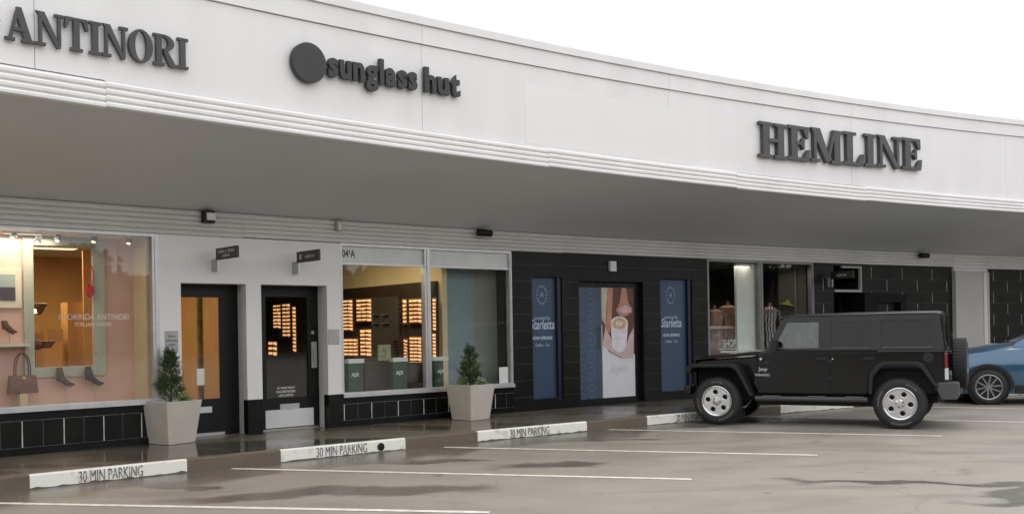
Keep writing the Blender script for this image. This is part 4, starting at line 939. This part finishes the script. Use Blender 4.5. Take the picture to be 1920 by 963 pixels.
def wheel(parent, x, y, z, r, w, rr, style, side, letters=False, spin=0.0, flat=False):
    """side=+1: outer face towards +Y. The axle is Y."""
    base = Matrix.Translation((x, y, z)) @ Matrix.Rotation(R(-90) * side, 4, 'X') @ Matrix.Rotation(spin, 4, 'Z')   # local +Z = outwards
    if flat: base = Matrix.Translation((x, y, z)) @ Matrix.Rotation(R(-90), 4, 'Y')
    t_ = MB(); h = w / 2
    t_.lathe([(rr, -h * .9), (rr + .02, -h), (r - .06, -h * .98), (r - .015, -h * .80), (r, -h * .55), (r, h * .55), (r - .015, h * .80), (r - .06, h * .98), (rr + .02, h), (rr - .005, h * .88), (rr - .012, h * .3), (rr - .012, -h * .9)], 48, base, cap=False)
    tyre = t_.build('wheel', rubber, parent, smooth=True)
    m_ = MB()                                                     # tread blocks
    for i in range(44):
        Mi = base @ Matrix.Rotation(2 * math.pi * i / 44, 4, 'Z')
        for k, zz in enumerate((-.62, -.2, .22, .64)): m_.box(r - .004, r + .007, -.018 + .01 * (k % 2), .014 + .01 * (k % 2), h * zz - w * .085, h * zz + w * .085, Mi)
    m_.build('tread', rubber, tyre)
    m_ = MB().lathe([(rr - .002, h * .90), (rr - .014, h * .93), (rr - .03, h * .86), (rr - .035, h * .3), (rr - .03, -h * .8), (rr - .002, -h * .8)], 40, base, cap=False)
    if style == 5:
        holes = [circ(.60 * rr * math.cos(2 * math.pi * i / 5 + .3), .60 * rr * math.sin(2 * math.pi * i / 5 + .3), rr * .185, 16) for i in range(5)]
        vs, fs = fill2d([circ(0, 0, rr - .022, 40)] + holes, .012, .010); m_.add(vs, fs, base @ T(0, 0, h * .52))
        for i in range(5):
            a_ = 2 * math.pi * i / 5 + .3 + math.pi / 5
            m_.prism([(rr * .12, -.025), (rr * .86, -.018), (rr * .86, .018), (rr * .12, .025)], -.012, .0, base @ Matrix.Rotation(a_, 4, 'Z') @ T(0, 0, h * .66) @ Matrix(((1, 0, 0, 0), (0, 0, 1, 0), (0, 1, 0, 0), (0, 0, 0, 1))))
        m_.lathe([(rr * .30, h * .55), (rr * .27, h * .74), (rr * .17, h * .78), (rr * .15, h * .90), (0, h * .92)], 24, base, cap=False)
        m_.build('rim', rimm, tyre, smooth=True)
        b_ = MB()
        for i in range(5): a_ = 2 * math.pi * i / 5 + .3 + math.pi / 5; b_.tube((rr * .225 * math.cos(a_), rr * .225 * math.sin(a_), h * .74), (rr * .225 * math.cos(a_), rr * .225 * math.sin(a_), h * .84), .010, seg=8, M=base)
        b_.build('wheel_nuts', rimd, tyre)
    else:
        m_.lathe([(rr * .22, h * .5), (rr * .2, h * .72), (0, h * .74)], 20, base)
        for i in range(5):
            for s in (-1, 1):
                a_ = 2 * math.pi * i / 5 + .2; Mi = base @ Matrix.Rotation(a_, 4, 'Z')
                A_ = Vector((rr * .18, s * .022, 0)); B_ = Vector((rr * .96, s * rr * .27, 0)); d_ = (B_ - A_).normalized(); n_ = Vector((-d_.y, d_.x, 0)) * .014
                vs = [(*(p + k * n_).xy, zz) for p, zz0 in ((A_, h * .70), (B_, h * .84)) for k in (-1, 1) for zz in (zz0 - .03, zz0)]
                m_.add(vs, [(0, 1, 3, 2), (4, 6, 7, 5), (0, 4, 5, 1), (2, 3, 7, 6), (1, 5, 7, 3), (0, 2, 6, 4)], Mi)
        m_.build('rim', mat('rim_grey', (.28, .28, .29), .3, metal=.8), tyre)
    MB().lathe([(0, -h * .2), (rr - .02, -h * .2), (rr - .02, -h * .1), (0, -h * .1)], 24, base).build('brake_disc', rimd, tyre)
    if letters:
        m_ = MB()
        for a0, a1, seg_ in ((.9, 1.9, 9), (-.9, -.1, 8), (3.6, 4.2, 5)):
            for k in range(seg_):
                a_ = a0 + (a1 - a0) * k / seg_; dd_ = (a1 - a0) / seg_ * .62; rm = rr + (r - rr) * .45
                pr = []
                for q1, q2 in ((a_, rm - .012), (a_ + dd_, rm - .012), (a_ + dd_, rm + .012), (a_, rm + .012)): pr.append((q2 * math.cos(q1), q2 * math.sin(q1)))
                m_.add([(x_, y_, z_) for z_ in (h * .985, h * 1.01) for x_, y_ in pr], [(0, 1, 2, 3), (4, 5, 6, 7), (0, 1, 5, 4), (1, 2, 6, 5), (2, 3, 7, 6), (3, 0, 4, 7)], base)
        m_.build('sidewall_lettering', mat('tyre_white', (.13, .13, .125), .7), tyre)
    return tyre
def make_offroader():
    TH = R(180 - 26); fx = Vector((math.cos(TH), math.sin(TH), 0)); ly = Vector((-fx.y, fx.x, 0))
    rear = WP(1689, 803)                                       # where the near rear tyre stands
    loc = rear + fx * 1.473 - ly * .80
    t = thing('parked_car', 'black boxy four door off-road car with a spare wheel on its tail', 'car', loc, TH, 'parked cars')
    ZB, ZR = 1.27, 1.82
    def hy(z): return .775 - max(0, (z - ZB)) / (ZR - ZB) * .075          # half width, leaning in above the belt
    # body tub with arches
    def arch(cx, r0, r1_, a0=180, a1=0, n=10): return [(cx + r0 * math.cos(R(a0 + (a1 - a0) * i / n)), .40 + r1_ * math.sin(R(a0 + (a1 - a0) * i / n))) for i in range(n + 1)]
    side = [(-2.13, .60)] + [(-1.98, .60)] + [(-1.93, .80), (-1.76, .96), (-1.2, .96), (-1.02, .82), (-.96, .53)] + [(.78, .53), (.88, .72), (.80, .95), (.80, 1.20), (.66, 1.25), (-2.13, 1.25)]
    body = MB().prism(side, -.775, .775).build('body', paint_b, t, bevel=.022)
    MB().prism([(.80, .60), (1.88, .62), (1.90, 1.08), (.80, 1.16)], -.50, .50, None).build('engine_bay', paint_b, t, bevel=.02)
    vs = []
    for x, hw, z0, z1 in ((1.90, .53, 1.06, 1.10), (1.86, .55, 1.09, 1.145), (1.5, .60, 1.13, 1.195), (1.0, .675, 1.17, 1.245), (.66, .73, 1.19, 1.265)):
        vs += [(x, -hw, z0), (x, -hw, z1 - .035), (x, -hw * .86, z1 - .004), (x, 0, z1 + .012), (x, hw * .86, z1 - .004), (x, hw, z1 - .035), (x, hw, z0)]
    MB().add(vs, [(i * 7 + j, i * 7 + (j + 1) % 7, i * 7 + 7 + (j + 1) % 7, i * 7 + 7 + j) for i in range(4) for j in range(7)] + [tuple(range(7)), tuple(range(28, 35))]).build('bonnet', paint_b, t, smooth=True)
    gr = MB().box(1.902, 1.935, -.60, .60, .64, 1.12).build('grille', paint_b, t, bevel=.012)
    m_ = MB()
    for k in range(7): y = -.24 + .08 * k; m_.box(1.936, 1.939, y - .024, y + .024, .74, 1.04)
    m_.build('slot', under, gr)
    for s in (-1, 1): MB().tube((1.936, s * .43, .93), (1.965, s * .43, .93), .09, .085, 20).build('headlight', clearl, t)
    # flat flared wings
    for s in (-1, 1):
        ft = [(2.00, .88), (1.98, 1.0), (1.90, 1.035), (1.22, 1.045), (1.10, 1.0), (.84, .50), (.90, .50), (1.13, .93), (1.24, .985), (1.88, .975), (1.93, .88)]
        y0, y1 = (.50, .945) if s > 0 else (-.945, -.50)
        fl_ = MB().prism(ft, y0, y1).build('front_wing', plast, t, bevel=.016)
        MB().box(1.925, 1.99, s * .82 - .045, s * .82 + .045, .90, .97).build('side_marker', amber, fl_, bevel=.01)
        yw0, yw1 = (.50, .53) if s > 0 else (-.53, -.50)
        MB().prism([(1.88, .62), (1.88, .974), (1.25, .984), (.95, .60)], yw0, yw1).build('wheel_well', under, t)
        rt = [(-1.00, .55), (-1.02, .86), (-1.14, 1.03), (-1.24, 1.075), (-1.74, 1.075), (-1.84, 1.03), (-2.03, .70), (-1.97, .70), (-1.80, .965), (-1.72, 1.01), (-1.26, 1.01), (-1.19, .97), (-1.08, .82), (-1.06, .55)]
        y0, y1 = (.772, .945) if s > 0 else (-.945, -.772)
        MB().prism(rt, y0, y1).build('rear_wing', plast, t, bevel=.014)
    # side panels: doors as thin skins with shut lines
    for s in (1, -1):
        ys = (.776, .786) if s > 0 else (-.786, -.776)
        fd = MB().prism([(.585, .60), (.585, 1.262), (-.385, 1.262), (-.385, .56), (.50, .56)], *ys).build('front_door', paint_b, t, bevel=.004)
        rd = MB().prism([(-.40, .56), (-.40, 1.262), (-1.135, 1.262), (-1.135, 1.10), (-1.00, .90), (-.975, .56)], *ys).build('rear_door', paint_b, t, bevel=.004)
        for pr_, hx in ((fd, -.27), (rd, -1.0)):
            MB().box(hx - .09, hx + .09, s * .80 - .016, s * .80 + .016, 1.10, 1.135).box(hx - .10, hx - .085, s * .787 - .01, s * .787 + .01, 1.09, 1.145).build('handle', plast, pr_, bevel=.006)
        MB().tube((hx + .72 - .16, s * .787, 1.115), (hx + .72 - .16, s * .794, 1.115), .014, seg=10).build('lock', rimm, fd)
        for z in (.80, 1.08):
            MB().box(.56, .66, s * .796 - .012, s * .796 + .012, z - .02, z + .02).build('hinge', plast, fd, bevel=.004)
            MB().box(-.43, -.35, s * .796 - .012, s * .796 + .012, z - .02, z + .02).build('hinge', plast, rd, bevel=.004)
    MB().tube((-1.90, .776, 1.13), (-1.90, .788, 1.13), .085, seg=24).build('fuel_cap', plast, t, bevel=.004)
    MB().box(-1.2, .60, .7865, .792, 1.205, 1.215).build('belt_moulding', plast, t)
    # roof sides: pillars and rails lean inwards, panes between them
    def skin(poly, name, m, parent, d0=0.0, d1=.035, both=True, bevel=0):
        for s in ((1, -1) if both else (1,)):
            MB().prism(poly, 0, 0, None, (lambda x, z, k, s=s: s * (hy(z) - (d0 if k == 0 else d1)))).build(name, m, parent, bevel=bevel)
    wins = [(.455, -.215, .36), (-.41, -1.04, -.41), (-1.19, -1.985, -1.19)]
    zb_, zt_ = 1.30, 1.725
    for s in (1, -1):
        cab = MB(); f = lambda x, z, k, s=s: s * (hy(z) - (0 if k == 0 else .035))
        P = lambda poly: cab.prism(poly, 0, 0, None, f)
        P([(.66, ZB - .02), (.36, 1.80), (.29, 1.80), (.30, zt_), (.52, zb_), (.53, ZB - .02)])
        P([(.53, ZB - .02), (.52, zb_), (-.215, zb_), (-.215, ZB - .02)])
        P([(.30, zt_ + .001), (.28, 1.815), (-.215, 1.82), (-.215, zt_ + .001)])
        P([(-.2155, ZB - .02), (-.2155, 1.82), (-.41, 1.825), (-.41, ZB - .02)])
        P([(-.4105, ZB - .02), (-.4105, zb_), (-1.04, zb_), (-1.04, ZB - .02)]); P([(-.4105, zt_), (-.4105, 1.825), (-1.04, 1.83), (-1.04, zt_)])
        P([(-1.0405, ZB - .02), (-1.0405, 1.83), (-1.19, 1.832), (-1.19, ZB - .02)])
        P([(-1.1905, ZB - .02), (-1.1905, zb_), (-1.985, zb_), (-1.985, ZB - .02)]); P([(-1.1905, zt_ + .01), (-1.1905, 1.832), (-1.985, 1.835), (-1.985, zt_ + .01)])
        P([(-1.9855, ZB - .02), (-1.9855, 1.835), (-2.07, 1.83), (-2.13, ZB - .02)])
        cab.build('hardtop_side', hardtop, t)
    gf = glass('clear_car_glass', (.80, .86, .82), .06); gd_ = gdark
    skin([(.515, zb_), (.305, zt_), (-.215, zt_), (-.215, zb_)], 'side_window', gf, t, .012, .017)
    skin([(-.411, zb_), (-.411, zt_), (-1.04, zt_), (-1.04, zb_)], 'side_window', gd_, t, .012, .017)
    skin([(-1.191, zb_), (-1.191, zt_ + .01), (-1.985, zt_ + .01), (-1.985, zb_)], 'side_window', gd_, t, .012, .017)
    for a, b in ((.50, -.21), (-.42, -1.03), (-1.20, -1.97)):                       # rubber sill strips below each pane
        for s in (1, -1): MB().box(b, a, s * .772 - .006, s * .772 + .010, 1.288, 1.302).build('window_strip', mat('strip_grey', (.10, .105, .105), .35), t)
    # roof with rounded edges
    vs = []
    for x, zc, hw in ((.42, 1.795, .68), (.38, 1.825, .695), (.30, 1.835, .70), (-.6, 1.85, .705), (-1.6, 1.855, .705), (-2.02, 1.85, .70), (-2.09, 1.83, .69)):
        vs += [(x, -hw, zc - .035), (x, -hw, zc - .012), (x, -hw + .06, zc + .012), (x, 0, zc + .03), (x, hw - .06, zc + .012), (x, hw, zc - .012), (x, hw, zc - .035)]
    MB().add(vs, [(i * 7 + j, i * 7 + (j + 1) % 7, i * 7 + 7 + (j + 1) % 7, i * 7 + 7 + j) for i in range(6) for j in range(7)] + [tuple(range(7)), tuple(range(42, 49))]).build('roof', hardtop, t, smooth=True)
    # windscreen, tailgate glass, seats
    MB().add([(.64, -.70, 1.27), (.64, .70, 1.27), (.37, .64, 1.79), (.37, -.64, 1.79), (.635, -.70, 1.27), (.635, .70, 1.27), (.365, .64, 1.79), (.365, -.64, 1.79)], [(0, 1, 2, 3), (4, 5, 6, 7), (0, 1, 5, 4), (1, 2, 6, 5), (2, 3, 7, 6), (3, 0, 4, 7)]).build('windscreen', gf, t)
    MB().add([(-2.125, -.60, 1.30), (-2.125, .60, 1.30), (-2.08, .57, 1.78), (-2.08, -.57, 1.78), (-2.13, -.60, 1.30), (-2.13, .60, 1.30), (-2.085, .57, 1.78), (-2.085, -.57, 1.78)], [(0, 1, 2, 3), (4, 5, 6, 7), (0, 1, 5, 4), (1, 2, 6, 5), (2, 3, 7, 6), (3, 0, 4, 7)]).build('rear_window', gd_, t)
    MB().box(-2.14, -2.10, .60, .70, 1.25, 1.80).box(-2.14, -2.10, -.70, -.60, 1.25, 1.80).box(-2.145, -2.131, -.62, .62, 1.24, 1.29).build('tailgate_frame', hardtop, t, bevel=.008)
    for s in (-1, 1):
        for x in (-.05, -1.0):
            MB().box(x - .14, x, s * .37 - .22, s * .37 + .22, 1.0, 1.45).box(x - .10, x - .01, s * .37 - .12, s * .37 + .12, 1.47, 1.64).build('seat', seatm, t, bevel=.03)
    MB().tube((.28, .37, 1.30), (.24, .37, 1.32), .18, .18, 20).build('steering_wheel', plast, t)
    for s in (-1, 1): MB().box(.42, .50, s * .95 - .10, s * .95 + .10, 1.28, 1.44).tube((.50, s * .78, 1.30), (.48, s * .88, 1.33), .02, .02, 8).build('mirror', plast, t, bevel=.02)
    # bumpers, steps, lights, spare
    MB().box(1.96, 2.08, -.78, .78, .50, .66).box(1.90, 1.98, -.45, .45, .52, .64).build('front_bumper', plast, t, bevel=.03)
    MB().prism([(-2.02, .74), (-2.02, .60), (-2.08, .47), (-2.30, .47), (-2.33, .52), (-2.33, .72), (-2.30, .745)], -.80, .80).build('rear_bumper', mat('bumper_grey', (.055, .058, .062), .55), t, bevel=.02)
    for s in (-1, 1):
        MB().tube((.82, s * .83, .455), (-.98, s * .83, .455), .042, seg=12).build('side_step', mat('step_grey', (.05, .052, .055), .5), t, smooth=True)
        m_ = MB()
        for x in (.55, -.18, -.78): m_.box(x - .14, x + .14, s * .83 - .035, s * .83 + .035, .494, .503)
        m_.build('step_pad', mat('pad_grey', (.16, .16, .165), .6), t)
        MB().box(-2.175, -2.131, s * .70 - .085, s * .70 + .085, .97, 1.20).build('tail_light', redl, t, bevel=.012)
        MB().box(-2.185, -2.1305, s * .70 - .075, s * .70 + .075, .78, .965).build('reverse_light', clearl, t, bevel=.012)
    MB().box(-2.0, -.95, -.66, .66, .56, 1.24).build('rear_inner_wing', under, t)
    MB().box(-1.05, .85, -.60, .60, .33, .56).box(-2.0, 1.8, -.48, .48, .40, .62).tube((-1.473, -.6, .40), (-1.473, .6, .40), .06).tube((1.473, -.6, .40), (1.473, .6, .40), .06).tube((-1.473, .05, .40), (-1.55, .05, .40), .14, .10).build('chassis', under, t)
    for x in (1.473, -1.473):
        for s in (1, -1): wheel(t, x, s * .80, .402, .402, .235, .262, 5, s, s > 0, .25 if x < 0 else .8)
    wheel(t, -2.33, .03, 1.02, .40, .235, .235, 5, 1, False, 0, flat=True)
    MB().box(-2.28, -2.131, -.12, .18, .90, 1.18).build('spare_mount', under, t)
    MB().box(-2.22, -2.19, -.10, .16, 1.46, 1.50).tube((-2.14, .03, 1.44), (-2.20, .03, 1.48), .014, seg=8).build('brake_light_arm', plast, t)
    m_ = MB(); FL = Matrix(((-1, 0, 0, 0), (0, -1, 0, .7775), (0, 0, 1, 0), (0, 0, 0, 1)))
    for tx, sz, z, x in (('Jeep', .085, .92, -.70), ('WRANGLER', .055, .83, -.69)):
        vs, fs = text_geo(tx, sz, .004, .002, 1.0); m_.add(vs, fs, FL @ T(x, 0, z))
    m_.build('badge', mat('badge_grey', (.36, .36, .36), .4), t)
    MB().tube((.73, .776, 1.12), (.73, .80, 1.12), .022, seg=10).tube((.64, .776, 1.07), (.64, .79, 1.07), .018, seg=10).build('bolt', rimm, t)
make_offroader()

def make_suv():
    blue = mat('blue_car_paint', (.035, .105, .185), .2, var=.08, scale=1.5, coat=1.0, metal=.35)
    TH = R(180 - 19); fx = Vector((math.cos(TH), math.sin(TH), 0)); ly = Vector((-fx.y, fx.x, 0))
    loc = WP(1853, 757.5) - fx * 1.35 - ly * .80
    t = thing('parked_car', 'blue rounded hatchback car cut off at the right edge', 'car', loc, TH, 'parked cars')
    # body as lofted sections: x, half width at sill, at waist, z of sill, waist, shoulder, top
    secs = [(2.25, .50, .60, .30, .55, .72, .78), (2.18, .74, .80, .24, .55, .80, .90), (2.0, .84, .89, .22, .62, .92, .99), (1.7, .87, .92, .22, .68, .98, 1.07), (1.35, .88, .925, .22, .72, 1.03, 1.13), (1.0, .88, .92, .22, .72, 1.06, 1.18), (.72, .88, .92, .22, .72, 1.08, 1.22),
            (0, .89, .92, .22, .72, 1.06, 1.10), (-1.2, .89, .92, .22, .74, 1.08, 1.12), (-1.8, .88, .91, .24, .78, 1.12, 1.16), (-2.15, .80, .86, .30, .78, 1.12, 1.18), (-2.28, .62, .70, .36, .72, 1.02, 1.08)]
    vs = []
    for x, a, b, z0, z1, z2, z3 in secs:
        z2 += .05; z3 += .07; z1 += .02
        h = [(a, z0), (b * .985, z0 + .10), (b, z1), (b * .975, (z1 + z2) / 2 + .03), (b * .92, z2), (b * .74, z2 + (z3 - z2) * .72), (b * .3, z3)]
        vs += [(x, y, z) for y, z in h] + [(x, -y, z) for y, z in h[::-1]]
    n = 14
    MB().add(vs, [(i * n + j, i * n + (j + 1) % n, i * n + n + (j + 1) % n, i * n + n + j) for i in range(len(secs) - 1) for j in range(n)] + [tuple(range(n)), tuple(range((len(secs) - 1) * n, len(secs) * n))]).build('body', blue, t, smooth=True)
    # cabin
    cs = [(.86, .78, 1.25), (.10, .62, 1.65), (-.3, .62, 1.70), (-1.3, .60, 1.68), (-1.9, .58, 1.57), (-2.2, .66, 1.24)]
    vs = []
    for x, y, z in cs: vs += [(x, .80, 1.09), (x, y, z - .03), (x, y * .8, z + .005), (x, 0, z + .02), (x, -y * .8, z + .005), (x, -y, z - .03), (x, -.80, 1.09)]
    MB().add(vs, [(i * 7 + j, i * 7 + (j + 1) % 7, i * 7 + 7 + (j + 1) % 7, i * 7 + 7 + j) for i in range(5) for j in range(7)] + [tuple(range(7)), tuple(range(35, 42))]).build('cabin', blue, t, smooth=True)
    gl_ = mat('car_glass_black', (.012, .014, .016), .04, coat=1)
    for s in (-1, 1):
        f = lambda x, z, k, s=s: s * (.80 - (z - 1.09) / .51 * .17 + (.012 if k else -.01))
        MB().prism([(.62, 1.17), (.16, 1.52), (-.42, 1.57), (-.42, 1.15)], 0, 0, None, f).build('side_window', gl_, t)
        MB().prism([(-.50, 1.15), (-.50, 1.57), (-1.25, 1.54), (-1.45, 1.18)], 0, 0, None, f).build('side_window', gl_, t)
        for cx in (1.35, -1.35):                                   # wheel arch: dark ring and well
            ring_ = [(cx + .475 * math.cos(R(a)), .36 + .475 * math.sin(R(a))) for a in range(-8, 189, 12)] + [(cx + .40 * math.cos(R(a)), .36 + .40 * math.sin(R(a))) for a in range(188, -9, -12)]
            ya, yb = (.70, .945) if s > 0 else (-.945, -.70); MB().prism(ring_, ya, yb).build('wheel_arch', plast, t, bevel=.01)
            ya, yb = (.70, .932) if s > 0 else (-.932, -.70); MB().prism([(cx + .399 * math.cos(R(a)), .36 + .399 * math.sin(R(a))) for a in range(0, 360, 15)], ya, yb).build('wheel_well', under, t)
        MB().box(-.86, .86, s * .90 - .04, s * .90 + .04, .24, .40).build('side_cladding', plast, t, bevel=.015)
        MB().box(2.02, 2.20, s * .66 - .14, s * .66 + .14, .72, .84).build('headlight', clearl, t, bevel=.03)
        MB().box(.50, .62, s * .99 - .09, s * .99 + .09, 1.12, 1.26).build('mirror', blue, t, bevel=.03)
        MB().box(-2.28, -2.0, s * .70 - .14, s * .70 + .14, .95, 1.06).build('tail_light', redl, t, bevel=.03)
        MB().box(-.02, .20, s * .925 - .012, s * .925 + .012, .98, 1.01).build('handle', blue, t, bevel=.006)
        for cx in (1.35, -1.35): wheel(t, cx, s * .86, .36, .36, .22, .262, 10, s, spin=.3)
    MB().add([(.84, -.72, 1.265), (.84, .72, 1.265), (.13, .58, 1.648), (.13, -.58, 1.648), (.82, -.72, 1.235), (.82, .72, 1.235), (.11, .58, 1.622), (.11, -.58, 1.622)], [(0, 1, 2, 3), (4, 5, 6, 7), (0, 1, 5, 4), (1, 2, 6, 5), (2, 3, 7, 6), (3, 0, 4, 7)]).build('windscreen', gl_, t)
    MB().box(2.235, 2.262, -.42, .42, .42, .74).build('grille', plast, t, bevel=.01)
make_suv()

# ------------------------------------------------------------------ trees across the lot, behind the camera (seen in the glass and the paint)
def tree_proto(loc, label):
    rnd = random.Random(21); t = thing('broadleaf_tree', label, 'tree', loc, 0, 'trees across the parking lot')
    tr = MB().tube((0, 0, -.1), (.1, .05, 2.6), .22, .15, 10); cr_ = MB()
    cl = []
    for i in range(9):
        a = rnd.uniform(0, 6.28); e_ = Vector((math.cos(a) * rnd.uniform(.8, 2.3), math.sin(a) * rnd.uniform(.8, 2.3), rnd.uniform(3.6, 6.4)))
        tr.tube((.1, .05, 2.4), e_, .09, .03, 6); cl.append((e_, rnd.uniform(1.0, 1.7)))
    cl.append((Vector((0, 0, 6.6)), 1.3))
    for c_, r_ in cl:
        for j in range(420):
            d_ = Vector((rnd.gauss(0, 1), rnd.gauss(0, 1), rnd.gauss(0, .8))).normalized(); p_ = c_ + d_ * r_ * rnd.random() ** .4; n_ = Vector((rnd.gauss(0, 1), rnd.gauss(0, 1), rnd.gauss(0, 1))).normalized(); a_ = n_.orthogonal().normalized() * rnd.uniform(.16, .32); b_ = n_.cross(a_)
            cr_.add([p_ - a_, p_ + b_ * .7, p_ + a_, p_ - b_ * .7], [(0, 1, 2, 3)])
    tr.build('trunk', bark, t); cr_.build('crown', tree_leaf, t); return t
lb0 = 'broadleaf tree in the row across the parking lot, behind the camera'
tp0 = tree_proto((-26, -20, 0), lb0)
rnd = random.Random(4)
spots = [(x + rnd.uniform(-1, 1), -24 + rnd.uniform(-3, 3)) for x in range(-20, 62, 5)] + [(x + rnd.uniform(-1, 1), -31 + rnd.uniform(-2, 2)) for x in range(-22, 70, 6)] + [(64 + rnd.uniform(-2, 2), y) for y in range(-28, 66, 6)] + [(56 + rnd.uniform(-3, 3), y) for y in range(-20, 66, 5)] + [(-34 + rnd.uniform(-2, 2), y) for y in range(-16, 20, 7)]
for x, y in spots:
    c_ = tp0.copy(); COL.objects.link(c_); c_.location = (x, y, 0); c_.rotation_euler = (0, 0, rnd.uniform(0, 6.28)); k_ = rnd.uniform(.8, 1.25); c_.scale = (k_, k_, k_)
    for ch in list(tp0.children):
        d_ = ch.copy(); COL.objects.link(d_); d_.parent = c_

# ------------------------------------------------------------------ long low building across the lot (unseen, added so the shop glass reflects dark)
ob = thing('unseen_building', 'unseen long low brick building added behind the trees for dark reflections', 'building', (74, 10, 0))
fb = mat('far_brick', (.16, .11, .085), .9, var=.15, scale=.6)
MB().box(-2, 10, -60, 80, 0, 6.2).box(-112, -2.01, -60, -50, 0, 6.4).build('wall', fb, ob)
MB().box(-2.3, 10.3, -60.3, 80.3, 6.41, 6.7).box(-112.3, -2.31, -60.3, -49.7, 6.41, 6.7).build('roof', mat('far_roof', (.10, .10, .10), .8), ob)
for i in range(14): MB().box(-2.06, -2.004, -40 + i * 8, -36 + i * 8, .8, 3.0).build('window', MATS['car_glass_black'], ob)
for i in range(12): MB().box(-104 + i * 8, -100 + i * 8, -49.99, -49.94, .8, 3.0).build('window', MATS['car_glass_black'], ob)
